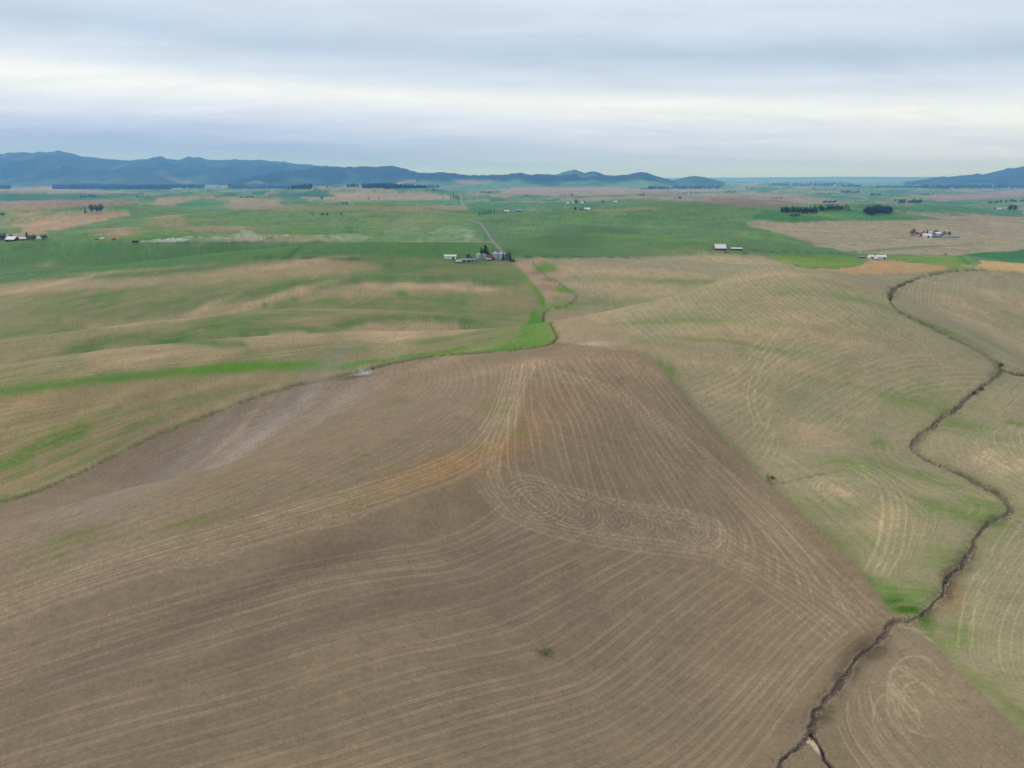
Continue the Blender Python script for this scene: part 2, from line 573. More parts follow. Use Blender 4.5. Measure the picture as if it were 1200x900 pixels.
for b in ((260, 358, 330, 9, 'g'), (120, 352, 150, 6, 'g'), (380, 360, 200, 8, 'g'), (420, 326, 180, 5, 'g'), (560, 345, 70, 10, 'g'), (560, 378, 60, 12, 'g'), (590, 395, 60, 8, 'g'),
          (60, 385, 120, 6, 'g'), (250, 382, 170, 5, 'g'), (480, 402, 130, 6, 'g'), (600, 325, 40, 10, 'g'), (520, 310, 60, 4, 'g'), (260, 396, 60, 4, 'g'), (160, 370, 90, 5, 'g')):
    blob(*b[:4], (80, 112, 50), .55, brk=1.0, rot=-4)
for pts in ([(-60, 338), (0, 331), (60, 325), (150, 322), (250, 313), (330, 302), (400, 302), (455, 308)], [(200, 372), (260, 352), (340, 338), (430, 330), (520, 328), (585, 332)],
            [(400, 383), (440, 376), (490, 373), (545, 376)], [(290, 394), (330, 386), (372, 388)], [(90, 411), (150, 401), (220, 401), (285, 408)]):
    stroke(pts, 20, (70, 104, 50), .75, nz=.8)
TP = (153, 134, 101)
for pts, al, sf in (([(-60, 345), (0, 338), (60, 331), (150, 328), (250, 318), (330, 306), (400, 306), (450, 312), (440, 317), (380, 322), (280, 326), (150, 336), (40, 343), (-60, 352)], .75, 3),
                    ([(90, 380), (180, 371), (260, 356), (340, 342), (430, 334), (520, 332), (580, 336), (606, 343), (560, 344), (500, 344), (440, 347), (380, 353), (300, 363), (200, 377), (130, 386)], .8, 4),
                    ([(395, 388), (440, 379), (490, 376), (540, 379), (560, 386), (520, 394), (460, 400), (405, 397)], .85, 5),
                    ([(285, 399), (330, 389), (370, 391), (392, 398), (350, 405), (295, 407)], .75, 5),
                    ([(90, 416), (150, 405), (220, 405), (292, 412), (280, 418), (200, 425), (130, 433), (95, 428)], .8, 5),
                    ([(540, 350), (600, 346), (628, 352), (600, 362), (550, 358)], .45, 5), ([(-60, 380), (40, 370), (120, 372), (60, 382), (-60, 392)], .4, 5)):
    poly(pts, TP, min(1, al * 1.08), soft=sf + 1, warp=1.8, curve=True, nz=.6)
for b in ((490, 335, 70, 2.5, 0, .6), (330, 346, 60, 2.5, -5, .6), (240, 362, 40, 2.5, -6, .5), (150, 423, 40, 3, -2, .6), (460, 390, 35, 3, 0, .5), (350, 309, 60, 2.5, -2, .6), (55, 334, 60, 2.5, 0, .5), (560, 339, 30, 2, 0, .5)):
    blob(*b[:4], (186, 156, 122), b[5], rot=b[4], brk=.8, pw=1.3)
blob(470, 344, 8, 2, (76, 120, 40), 1, pw=2)
for b in ((330, 358, 10, 1.5), (385, 352, 18, 2), (310, 357, 5, 1.5), (345, 352, 8, 1.2)):
    blob(*b, (82, 116, 44), .9)
# lower left field
poly([(-80, 470), (0, 459), (100, 449), (200, 438), (300, 432), (390, 431), (405, 439), (370, 446), (330, 456), (290, 469), (240, 488), (200, 503), (170, 516), (130, 536), (90, 556),
      (40, 577), (-4, 590), (-80, 620)], (142, 126, 90), warp=.5)
blob(140, 465, 150, 9, (160, 138, 100), .8, rot=-6)
blob(30, 470, 90, 10, (160, 134, 94), .7, rot=-6)
blob(260, 445, 90, 6, (158, 140, 106), .7, rot=-4)
for pts, w, al in (([(-60, 572), (0, 545), (45, 524), (90, 506)], 11, .85), ([(40, 527), (90, 505), (150, 484), (230, 464), (300, 452)], 3.5, .5), ([(-60, 590), (0, 565), (60, 540), (130, 512), (200, 488)], 4, .6),
                   ([(-30, 595), (30, 572), (100, 540), (170, 508)], 3.5, .55), ([(-60, 545), (0, 522), (70, 498), (140, 478)], 3, .45), ([(-60, 520), (0, 500), (80, 480), (170, 462)], 2.5, .3),
                   ([(20, 580), (90, 548), (150, 520)], 3, .5), ([(150, 500), (230, 472), (310, 452)], 2.5, .4)):
    stroke(pts, w, (88, 116, 44), al, nz=1.3)
stroke([(-60, 466), (0, 459), (100, 447), (200, 437), (270, 432), (330, 429), (390, 430)], 8, (78, 122, 38), .85)
stroke([(200, 437), (300, 429), (380, 429)], 7, (88, 134, 28), .7)
stroke([(20, 578), (110, 543), (200, 497), (330, 452)], 5, (150, 132, 100), .7)

# grass along the ditch up to the farm
poly([(655, 396), (647, 402), (620, 409), (560, 413), (500, 418), (440, 426), (400, 434), (390, 430), (450, 420), (520, 410), (580, 402), (610, 392), (618, 372), (626, 365), (638, 368), (645, 380)],
     (84, 124, 40), soft=2, nz=.5)
stroke([(606, 309), (615, 320), (625, 333), (634, 345), (640, 358)], 9, (76, 128, 30), .9)

# ---- right field (grey-olive stubble)
RF = [(603, 304), (640, 303), (760, 301), (840, 299), (890, 299), (930, 312), (990, 321), (1062, 322), (1140, 316), (1200, 320), (1320, 322), (1320, 980), (1240, 900), (1100, 765), (1046, 730),
      (1040, 720), (1014, 682), (995, 660), (945, 615), (895, 570), (835, 508), (785, 450), (765, 425), (745, 412), (700, 410), (655, 404), (650, 390), (640, 364), (636, 345), (620, 322)]
poly(RF, (142, 132, 102), warp=.4)
sl, m = poly_mask(RF, 1, .4)
g = np.clip(0.35 + 0.7 * streak[sl] + 0.8 * broad[sl], 0, 1) * m
lay(sl, g * 0.36, s2l((116, 120, 78)))
g = np.clip(0.9 * mid[sl] + 0.3 * fine[sl], 0, 1) * m
lay(sl, g * 0.35, s2l((164, 142, 108)))
for b in ((740, 320, 80, 6, .6), (860, 305, 70, 5, .7), (720, 336, 90, 6, .5), (900, 322, 60, 4, .6), (660, 315, 40, 5, .6), (880, 385, 70, 9, .75), (850, 398, 50, 10, .6), (935, 372, 40, 6, .6),
          (930, 430, 40, 12, .5), (950, 510, 30, 12, .75), (1130, 357, 26, 5, .9), (1150, 383, 60, 8, .6), (830, 425, 60, 10, .5), (860, 460, 40, 14, .4), (985, 575, 16, 6, .8),
          (1040, 610, 22, 24, .5), (770, 345, 70, 5, .4), (690, 372, 50, 8, .5), (1180, 545, 40, 14, .5), (990, 400, 50, 8, .45), (1180, 350, 40, 8, .5), (1060, 560, 30, 10, .35)):
    blob(*b[:4], (172, 148, 112), b[4], brk=.7)
for b in ((700, 355, 40, 5, .6), (820, 330, 110, 3.5, .6), (800, 376, 90, 4, .5), (1000, 350, 70, 4, .5), (740, 402, 40, 4, .7), (860, 402, 90, 3, .6), (1000, 455, 80, 4, .35),
          (1010, 545, 40, 10, .5), (1100, 385, 40, 4, .6), (1120, 600, 50, 10, .75), (1085, 560, 50, 7, .6), (1150, 590, 25, 8, .8), (1090, 470, 20, 16, .4), (1050, 470, 20, 14, .3), (1130, 500, 30, 12, .6),
          (1190, 496, 10, 3, .8), (1110, 655, 30, 16, .5), (1150, 800, 20, 14, .5), (1120, 745, 18, 20, .6), (1070, 690, 40, 16, .6), (1030, 520, 10, 6, .7), (680, 375, 6, 1.5, 1),
          (1000, 635, 60, 14, .25), (960, 595, 50, 14, .4), (1190, 840, 20, 16, .5), (1160, 620, 20, 16, .4)):
    blob(*b[:4], (92, 116, 48), b[4], brk=1.1)
poly([(600, 306), (640, 303), (655, 312), (660, 325), (648, 330), (663, 345), (645, 357), (640, 345), (622, 325)], (160, 136, 110), soft=2)
blob(640, 313, 14, 7, (92, 128, 34), .95, pw=2)
blob(660, 340, 14, 3.5, (84, 132, 20), .95, pw=2)
blob(645, 328, 10, 3, (112, 104, 60), .8)
blob(628, 320, 12, 3, (118, 92, 70), .7)
blob(640, 337, 14, 3, (128, 106, 70), .7)
blob(652, 350, 8, 3, (110, 122, 60), .6)
poly([(655, 404), (650, 390), (640, 372), (650, 366), (660, 360), (690, 372), (760, 412), (700, 412)], (148, 128, 100), .85, soft=2)
blob(700, 403, 30, 3, (184, 168, 142), .6)
blob(655, 358, 20, 2.5, (82, 132, 22), .9)
blob(985, 575, 13, 4.5, (186, 160, 132), .9, pw=2)
blob(985, 575, 18, 7, (120, 108, 84), .35)
blob(1115, 698, 12, 20, (138, 104, 76), .7, rot=20)
poly([(1010, 672), (1030, 690), (1050, 714), (1075, 722), (1092, 706), (1060, 700), (1035, 686)], (84, 118, 44), .7, soft=5, nz=.9)
for b in ((1050, 700, 34, 12, .35), (1062, 718, 18, 5, .85)):
    blob(*b[:4], (74, 124, 24), b[4], brk=1.2)
stroke([(1008, 670), (1030, 697), (1048, 718)], 2.6, (72, 112, 36), .9, nz=1.2)
poly([(1070, 728), (1090, 712), (1096, 725), (1096, 750), (1080, 742)], (96, 112, 66), .8, soft=3, nz=.9)
stroke([(1090, 745), (1110, 768), (1140, 795), (1200, 838)], 3, (100, 116, 54), .5, nz=1.5)
stroke([(1046, 731), (1030, 750), (1008, 769), (990, 795), (968, 822), (952, 850), (944, 868), (915, 893), (880, 960)], 12, (127, 112, 88), 1.0, nz=0)
poly([(1046, 730), (1070, 733), (1092, 750), (1130, 795), (1200, 858), (1320, 980), (900, 980), (915, 900), (950, 862), (966, 825), (995, 790), (1010, 768), (1036, 745)], (127, 112, 88), warp=.4)
blob(1080, 810, 60, 40, (143, 127, 100), .6)
blob(985, 860, 40, 30, (120, 106, 82), .5)
stroke([(1050, 733), (1075, 738), (1092, 752)], .6, (166, 154, 132), .6)

# ---- foreground ploughed hill
FG = [(655, 401), (640, 404), (620, 408), (560, 413), (500, 418), (462, 425), (438, 431), (405, 439), (370, 446), (330, 456), (290, 469), (240, 488), (200, 503), (170, 516), (130, 536), (90, 556),
      (40, 577), (-4, 590), (-160, 640), (-160, 1020), (880, 1020), (915, 893), (945, 866), (951, 850), (966, 823), (985, 803), (1005, 770), (1036, 741), (1046, 730), (1043, 716), (1018, 679), (1000, 656), (950, 611), (900, 565),
      (868, 534), (840, 504), (808, 470), (790, 447), (776, 430), (755, 412), (720, 410)]
poly(FG, (129, 112, 88), warp=.35)
FGM = poly_mask(FG, 0, .35)
sl, m = FGM
C[sl] *= (1 + m[..., None] * 0.09 * (broad[sl] * 0.9 + mid[sl] * 0.5)[..., None])
for b in ((620, 425, 170, 9, (152, 128, 100), .6, 0), (520, 422, 80, 6, (156, 132, 104), .7, -4), (730, 424, 60, 9, (150, 124, 95), .6, 10),
          (620, 470, 110, 30, (138, 112, 84), .6, 0), (520, 470, 120, 25, (128, 112, 92), .5, 0), (600, 520, 70, 22, (148, 116, 80), .65, -30), (520, 550, 75, 17, (152, 115, 74), .7, -22),
          (470, 560, 60, 10, (140, 108, 68), .6, -20), (440, 580, 110, 16, (142, 118, 84), .6, -20), (330, 600, 160, 20, (140, 120, 92), .5, -14), (180, 620, 150, 20, (136, 120, 92), .6, -10),
          (90, 640, 130, 26, (134, 118, 90), .6, -10), (60, 700, 120, 18, (138, 120, 96), .5, -16),
          (300, 512, 120, 13, (156, 144, 131), .75, -22), (210, 545, 90, 9, (152, 140, 127), .5, -23), (400, 470, 70, 14, (150, 134, 118), .6, -20), (260, 522, 70, 5, (164, 152, 138), .45, -23),
          (130, 580, 90, 12, (140, 126, 112), .4, -22), (330, 480, 60, 10, (112, 98, 84), .5, -22), (260, 500, 50, 8, (112, 98, 86), .5, -22),
          (390, 650, 70, 16, (104, 90, 75), .5, -10), (280, 700, 130, 18, (102, 90, 74), .6, -12), (480, 700, 120, 20, (104, 92, 76), .5, -8), (300, 760, 160, 30, (108, 96, 78), .5, -10),
          (80, 790, 140, 40, (106, 94, 78), .5, -10), (200, 870, 220, 50, (112, 100, 80), .5, 0), (580, 640, 70, 16, (110, 96, 82), .5, -20), (640, 720, 140, 40, (118, 103, 84), .4, 0),
          (700, 530, 80, 40, (128, 108, 86), .5, 30), (860, 560, 40, 40, (118, 102, 80), .6, 40), (960, 680, 50, 40, (120, 102, 80), .5, 40), (880, 700, 80, 60, (124, 108, 84), .5, 0),
          (1010, 752, 26, 16, (100, 86, 66), .7, -30), (800, 850, 120, 50, (122, 108, 86), .4, 0), (560, 850, 160, 40, (120, 107, 86), .4, 0), (180, 560, 60, 8, (108, 96, 84), .5, -22)):
    blob(b[0], b[1], b[2], b[3], b[4], b[5], rot=b[6], brk=.4)
for b in ((585, 480, 22, 7, .5), (560, 525, 30, 5, .35), (600, 505, 20, 6, .45), (470, 470, 12, 3, .6), (426, 534, 9, 1.6, .9), (418, 543, 12, 2, .6), (360, 573, 12, 3, .7), (395, 580, 16, 2.5, .6),
          (85, 628, 34, 9, .6), (220, 612, 46, 5, .6), (130, 630, 20, 3, .4), (65, 652, 10, 1.6, .8), (470, 550, 16, 3, .4), (570, 470, 14, 4, .4), (628, 440, 5, 2, .6)):
    blob(*b[:4], (104, 110, 50), b[4], brk=1.6)
for b in ((785, 434, 6, 9, .8), (776, 424, 5, 4, .7)):
    blob(*b[:4], (92, 120, 40), b[4], rot=40)
stroke([(757, 413), (778, 431), (792, 449), (842, 504), (902, 565), (952, 610), (1002, 655), (1020, 678), (1046, 717)], 3.5, (104, 112, 66), .4)
# dry mud flat at the field edge
poly([(408, 440), (418, 434), (432, 431), (437, 434), (436, 437), (420, 440), (395, 441)], (168, 166, 164), soft=2, warp=1)
poly([(345, 452), (380, 443), (410, 438), (408, 442), (380, 447)], (140, 126, 112), .8, soft=3)
blob(415, 441.5, 26, 1, (84, 72, 60), .8)


# ------------------------------------------------------------------ wheel tracks and seed rows
TI = np.zeros((NR, NC))           # light track strength
TD = np.zeros((NR, NC))           # dark (furrow) strength


def resamp(P, n):
    d = np.concatenate([[0], np.cumsum(np.hypot(*np.diff(P, axis=0).T))])
    t = np.linspace(0, d[-1], n)
    return np.stack([np.interp(t, d, P[:, 0]), np.interp(t, d, P[:, 1])], 1)


def smooth_line(P, n=1):
    for _ in range(n):
        Q = P.copy()
        Q[1:-1] = (P[:-2] + 2 * P[1:-1] + P[2:]) / 4
        P = Q
    return P


def offset(P, o):
    d = np.gradient(P, axis=0)
    l = np.hypot(d[:, 0], d[:, 1]) + 1e-9
    return P + o * np.stack([-d[:, 1] / l, d[:, 0] / l], 1)


def track(P, w=0.45, amp=1.0, T=None, fade=True):
    T = TI if T is None else T
    n = len(P)
    ph = rng.uniform(0, 100)
    for k, sl in seg_windows(P, w * 3 + 0.4):
        ax, ay = P[k]; bx, by = P[k + 1]
        dx, dy = bx - ax, by - ay
        l2 = dx * dx + dy * dy
        if l2 < 1e-6:
            continue
        X, Y = XX[sl], YY[sl]
        t = np.clip(((X - ax) * dx + (Y - ay) * dy) / l2, 0, 1)
        d = np.hypot(X - ax - t * dx, Y - ay - t * dy)
        cell = max(math.hypot(ax, ay) * DTH, 0.2)
        ww = max(w, cell * 0.75)
        a = amp * min(1.0, (w / ww) * 1.35)
        u = (k + t) / n
        if fade:
            a = a * smooth(0, 0.04, u) * (1 - smooth(0.96, 1, u))
        m = a * np.exp(-(d / ww) ** 2)
        np.maximum(T[sl], m, out=T[sl])


# tillage passes: every point of the sheet knows its pass number, the pass width, the way along it
ROW = np.zeros((NR, NC)); ROWS = np.full((NR, NC), 8.0); ROWW = np.zeros((NR, NC)); ROWA = np.zeros((NR, NC))
ROWF = np.zeros((NR, NC), np.int16)
FAM = [0]


def family(guides, counts, n=90, amp=0.8, wob=1.0, jit=0.10):
    """passes interpolated between hand-placed guide lines and laid over the sheet as a continuous field"""
    G = [smooth_line(resamp(wline(g, 8), n), 4) for g in guides]
    cur = []
    for gi in range(len(G) - 1):
        a0 = G[gi - 1] if gi else 2 * G[0] - G[1]
        a1, a2 = G[gi], G[gi + 1]
        a3 = G[gi + 2] if gi + 2 < len(G) else 2 * G[-1] - G[-2]
        cnt = counts[gi] if isinstance(counts, (list, tuple)) else counts
        for k in range(cnt + (gi == len(G) - 2)):
            t = (k + (rng.uniform(-jit, jit) if 0 < k < cnt else 0)) / cnt
            lin = a1 + (a2 - a1) * t
            crv = 0.5 * (2 * a1 + (a2 - a0) * t + (2 * a0 - 5 * a1 + 4 * a2 - a3) * t * t + (3 * a1 - a0 - 3 * a2 + a3) * t ** 3)
            Q = lin * 0.6 + crv * 0.4
            sn = np.arange(n) * 0.12 + rng.uniform(0, 99)
            o = wob * perlin(sn, sn * 0 + rng.uniform(0, 50), 3)
            cur.append(smooth_line(Q + np.stack([o, o], 1) * 0.25, 2))
    FAM[0] += 1
    fid = FAM[0]
    P = np.array(cur)                                             # (K, n, 2)
    rr = np.hypot(P[..., 0], P[..., 1]); th = np.arctan2(P[..., 0], P[..., 1])
    rk = np.interp(rr, R, np.arange(NR)); rk = np.where(rr < R[0], (rr - R[0]) / CELL[0], rk)
    ck = (th + THMAX) / DTH
    d = np.diff(P, axis=1); al = np.concatenate([np.zeros((len(P), 1)), np.cumsum(np.hypot(d[..., 0], d[..., 1]), 1)], 1)
    u = np.linspace(0, 1, n)
    fade = smooth(0, .03, u) * (1 - smooth(.97, 1, u))
    for k in range(len(P) - 1):
        tg = np.gradient(P[k], axis=0); tg /= np.hypot(tg[:, 0], tg[:, 1])[:, None] + 1e-9
        df = P[k + 1] - P[k]
        wd = np.maximum(np.abs(tg[:, 0] * df[:, 1] - tg[:, 1] * df[:, 0]), 1.0)
        wd = np.convolve(np.pad(wd, 3, mode='edge'), np.ones(7) / 7, 'valid')
        for i in range(n - 1):
            for tri in (((k, i), (k + 1, i), (k, i + 1)), ((k + 1, i), (k + 1, i + 1), (k, i + 1))):
                r_ = [rk[q] for q in tri]; c_ = [ck[q] for q in tri]
                i0, i1 = max(0, int(min(r_))), min(NR, int(max(r_)) + 2)
                j0, j1 = max(0, int(min(c_))), min(NC, int(max(c_)) + 2)
                if i1 <= i0 or j1 <= j0:
                    continue
                sl = (slice(i0, i1), slice(j0, j1))
                (x0, y0), (x1, y1), (x2, y2) = (P[q] for q in tri)
                den = (y1 - y2) * (x0 - x2) + (x2 - x1) * (y0 - y2)
                if abs(den) < 1e-6:
                    continue
                X, Y = XX[sl], YY[sl]
                l0 = ((y1 - y2) * (X - x2) + (x2 - x1) * (Y - y2)) / den
                l1 = ((y2 - y0) * (X - x2) + (x0 - x2) * (Y - y2)) / den
                l2 = 1 - l0 - l1
                ok = (l0 >= -1e-4) & (l1 >= -1e-4) & (l2 >= -1e-4)
                if not ok.any():
                    continue
                ph = l0 * tri[0][0] + l1 * tri[1][0] + l2 * tri[2][0] + fid * 100
                ROW[sl][ok] = ph[ok]
                ROWS[sl][ok] = (l0 * wd[tri[0][1]] + l1 * wd[tri[1][1]] + l2 * wd[tri[2][1]])[ok]
                ROWA[sl][ok] = (l0 * al[tri[0]] + l1 * al[tri[1]] + l2 * al[tri[2]])[ok]
                ROWW[sl][ok] = (amp * (l0 * fade[tri[0][1]] + l1 * fade[tri[1][1]] + l2 * fade[tri[2][1]]))[ok]
                ROWF[sl][ok] = fid


# lower sweep of the ploughed hill
A_G = [
    [(-60, 770), (0, 752), (100, 722), (200, 693), (300, 667), (380, 652), (450, 640), (510, 628), (560, 605), (588, 578)],
    [(-60, 798), (0, 778), (100, 746), (200, 714), (300, 686), (367, 671), (433, 659), (500, 651), (540, 640), (604, 606)],
    [(-60, 835), (0, 811), (100, 776), (200, 746), (300, 717), (383, 693), (450, 681), (533, 672), (570, 656), (650, 622)],
    [(-60, 905), (0, 880), (100, 850), (200, 823), (300, 798), (367, 775), (433, 756), (500, 743), (567, 727), (610, 712), (650, 692), (700, 665), (748, 640)],
    [(-60, 1005), (0, 985), (100, 955), (200, 930), (300, 903), (400, 874), (467, 852), (533, 832), (600, 814), (667, 799), (710, 773), (767, 723), (848, 662)],
    [(0, 1060), (100, 1035), (200, 1012), (300, 988), (400, 958), (500, 926), (600, 897), (667, 877), (733, 847), (800, 797), (867, 735), (915, 700)],
    [(300, 1060), (450, 1025), (600, 985), (700, 950), (790, 905), (850, 852), (900, 798), (950, 742), (982, 715)],
    [(560, 1060), (700, 1010), (800, 960), (870, 905), (910, 855), (945, 806), (980, 770), (1018, 740)],
]
family(A_G, [1, 2, 2, 3, 3, 3, 2], amp=1.0)
B_G = [
    [(606, 420), (597, 455), (590, 490), (584, 525), (586, 560), (603, 592), (640, 612), (690, 628)],
    [(633, 418), (645, 465), (664, 493), (674, 533), (684, 585)],
    [(657, 420), (687, 470), (700, 500), (713, 540), (742, 598)],
    [(677, 418), (727, 477), (743, 513), (762, 548), (800, 606)],
    [(703, 416), (757, 480), (787, 527), (827, 570), (858, 608), (868, 632), (858, 660)],
    [(733, 416), (787, 487), (833, 533), (880, 578), (930, 630), (985, 695), (1005, 728)],
    [(754, 415), (788, 450), (836, 506), (895, 567), (945, 614), (995, 662), (1014, 686), (1036, 722)],
]
family(B_G, [3, 2, 2, 3, 4, 4], amp=.95, n=70)
C_G = [
    [(-60, 608), (0, 592), (100, 556), (200, 512), (330, 460), (400, 443), (432, 441)],
    [(-60, 640), (0, 620), (100, 590), (200, 550), (300, 508), (380, 476), (440, 450), (455, 428)],
    [(-60, 672), (0, 650), (130, 610), (250, 565), (350, 525), (430, 490), (488, 455), (492, 430), (480, 421)],
    [(-60, 712), (0, 690), (150, 640), (270, 600), (370, 562), (450, 525), (538, 470), (545, 435), (530, 418)],
    [(-60, 740), (0, 722), (100, 690), (190, 662), (300, 630), (400, 597), (480, 568), (550, 537), (590, 490), (603, 450), (606, 424)],
]
family(C_G, [3, 4, 4, 5], amp=.5)
for k in range(9):                                     # packed-down lane along the spur
    o = (k - 4) * 1.6 + rng.uniform(-.5, .5)
    P = smooth_line(wline([(-60, 742), (0, 716), (100, 680), (190, 652), (300, 622), (400, 593), (480, 567), (550, 538), (582, 505), (596, 470), (606, 430)], 8), 2)
    track(offset(P, o), .4, rng.uniform(.3, .75))
for k in range(6):
    P = smooth_line(wline([(615, 420), (660, 440), (720, 460), (780, 500), (830, 540), (900, 600), (960, 660)], 8), 2)
    track(offset(P, (k - 3) * 1.5), .35, rng.uniform(.2, .55))
for k in range(8):                                     # headland beside the gully
    P = smooth_line(wline([(820, 612), (855, 640), (900, 668), (950, 700), (1000, 738)], 8), 2)
    track(offset(P, (k - 4) * 2.1 + rng.uniform(-.5, .5)), .35, rng.uniform(.3, .7))
for k in range(5):
    P = smooth_line(wline([(850, 560), (905, 615), (960, 672), (1030, 735)], 8), 2)
    track(offset(P, (k - 2) * 2.3), .35, rng.uniform(.3, .7))


def oval(px, py, rx, ry, rot, n, amp, w=.35, arc=(0, 360), step=.16, dark=True):
    for k in range(n):
        s = 1 - k * step
        if s < .12:
            break
        t = np.radians(np.linspace(arc[0], arc[1], 48))
        a = math.radians(rot)
        pts = [(px + s * (rx * math.cos(q) * math.cos(a) - ry * math.sin(q) * math.sin(a)), py + s * (rx * math.cos(q) * math.sin(a) + ry * math.sin(q) * math.cos(a))) for q in t]
        P = np.array([world_of(*index_of(*p)) for p in pts])
        track(P, w, amp * rng.uniform(.6, 1.1), fade=arc[1] - arc[0] < 350)
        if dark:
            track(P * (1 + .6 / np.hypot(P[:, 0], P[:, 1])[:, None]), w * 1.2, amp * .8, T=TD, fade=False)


oval(628, 588, 40, 25, 14, 7, .85)
oval(672, 600, 36, 22, 12, 6, .75, arc=(-100, 110))
oval(706, 607, 34, 19, 10, 6, .75, arc=(-100, 110))
oval(742, 613, 34, 16, 8, 6, .75, arc=(-100, 120))
oval(775, 618, 32, 14, 8, 5, .75, arc=(-100, 120))
oval(806, 622, 36, 16, 10, 6, .85, arc=(-110, 130))
oval(720, 608, 118, 32, 9, 3, .35, step=.06)
oval(238, 652, 46, 11, -10, 6, .75)
oval(392, 606, 40, 10, -12, 6, .65)
for pts in ([(575, 540), (586, 575), (610, 600), (650, 618), (720, 632), (790, 640), (850, 650)], [(560, 560), (580, 590), (615, 612), (680, 630), (760, 642), (830, 652), (890, 672)],
            [(600, 555), (650, 570), (720, 590), (785, 600), (826, 608), (846, 622), (838, 638), (800, 640)], [(607, 425), (596, 470), (575, 520), (568, 548)], [(625, 424), (602, 470), (580, 530), (578, 560)]):
    P = smooth_line(wline(pts, 8), 2)
    for o in (-2.4, -1.8, -.4, .4, 1.8, 2.4):
        track(offset(P, o), .32, rng.uniform(.4, .8))

# right field
family([[(770, 418), (800, 448), (850, 500), (910, 560), (960, 606), (1008, 650), (1046, 700)], [(815, 415), (880, 480), (925, 530), (985, 560), (1040, 600)]], [4], amp=.62)
family([[(900, 487), (943, 460), (1000, 424), (1067, 411), (1130, 416)], [(905, 506), (960, 470), (1040, 434), (1100, 426), (1158, 433)], [(985, 512), (1020, 482), (1060, 453), (1115, 442), (1162, 441)],
        [(1002, 532), (1012, 502), (1055, 474), (1105, 464), (1140, 462)]], [3, 3, 3], amp=.62, n=60)
family([[(800, 448), (850, 430), (880, 405), (900, 385), (935, 372)], [(840, 500), (890, 470), (915, 440), (960, 415), (1010, 400)], [(900, 556), (915, 520), (905, 480), (945, 455), (985, 432)]], [4, 4], amp=.62)
family([[(645, 312), (680, 340), (730, 385), (770, 414)], [(760, 304), (790, 335), (820, 370), (850, 400)], [(880, 302), (910, 335), (960, 370), (1010, 395)], [(975, 322), (1000, 345), (1050, 380), (1150, 428)],
        [(1040, 330), (1038, 348), (1085, 385), (1165, 430)]], [10, 9, 8, 4], amp=.62, n=60)
family([[(1058, 338), (1056, 355), (1120, 390), (1185, 425)], [(1120, 322), (1130, 350), (1180, 375), (1250, 400)], [(1200, 322), (1220, 350), (1270, 370), (1330, 380)]], [7, 6], amp=.62)
family([[(1180, 436), (1150, 470), (1112, 500), (1086, 520), (1110, 540), (1190, 585), (1240, 605)], [(1230, 440), (1180, 490), (1150, 510), (1140, 525), (1200, 560), (1260, 590)],
        [(1290, 450), (1230, 500), (1210, 520), (1230, 540), (1300, 560)]], [5, 5], amp=.62)
family([[(1240, 590), (1192, 612), (1160, 645), (1135, 680), (1115, 715), (1105, 760)], [(1260, 620), (1210, 650), (1180, 690), (1160, 735), (1160, 780), (1190, 820)], [(1300, 650), (1240, 700), (1215, 740), (1220, 790), (1250, 840)]],
       [4, 4], amp=.55)
family([[(1060, 520), (1062, 535), (1110, 556), (1165, 582), (1170, 600), (1140, 615), (1120, 650)], [(1020, 520), (1030, 545), (1070, 570), (1110, 590), (1105, 620), (1085, 650)],
        [(990, 545), (1010, 560), (1040, 580), (1060, 610), (1050, 650), (1040, 690)]], [4, 4], amp=.62)
for o in (-1.7, -1.2, 1.2, 1.7, 3.6, 6.0):
    P = smooth_line(wline([(1000, 548), (1030, 565), (1040, 590), (1038, 620), (1030, 650), (1018, 670)], 6), 2)
    track(offset(P, o), .34, .5)
for o in (-1.5, 1.5):
    track(offset(smooth_line(wline([(890, 500), (880, 470), (885, 440), (900, 410), (920, 385)], 6), 2), o), .4, .5)
    track(offset(smooth_line(wline([(1200, 600), (1172, 640), (1165, 660), (1140, 690), (1130, 760)], 6), 2), o), .34, .45)
oval(985, 574, 40, 18, 4, 5, .45, dark=False)
oval(690, 403, 0.1, 0.1, 0, 1, 0)
oval(1190, 535, 50, 16, -10, 5, .3, dark=False)
# triangle south of the gully fork: criss-cross turning marks
family([[(1010, 780), (985, 815), (980, 850), (1000, 890), (1030, 930)], [(1060, 760), (1030, 790), (1040, 830), (1080, 880), (1140, 930)]], [4], amp=1.0)
family([[(1055, 740), (1100, 785), (1160, 840), (1240, 910)], [(1040, 760), (1080, 810), (1140, 870), (1210, 940)], [(1030, 790), (1070, 850), (1110, 910), (1150, 960)]], [6, 5], amp=1.0)
for k in range(9):
    cx, cy = rng.uniform(1050, 1100), rng.uniform(795, 850)
    oval(cx, cy, rng.uniform(12, 30), rng.uniform(22, 48), rng.uniform(-50, 10), 1, .75, arc=(rng.uniform(90, 180), rng.uniform(280, 400)), dark=False)

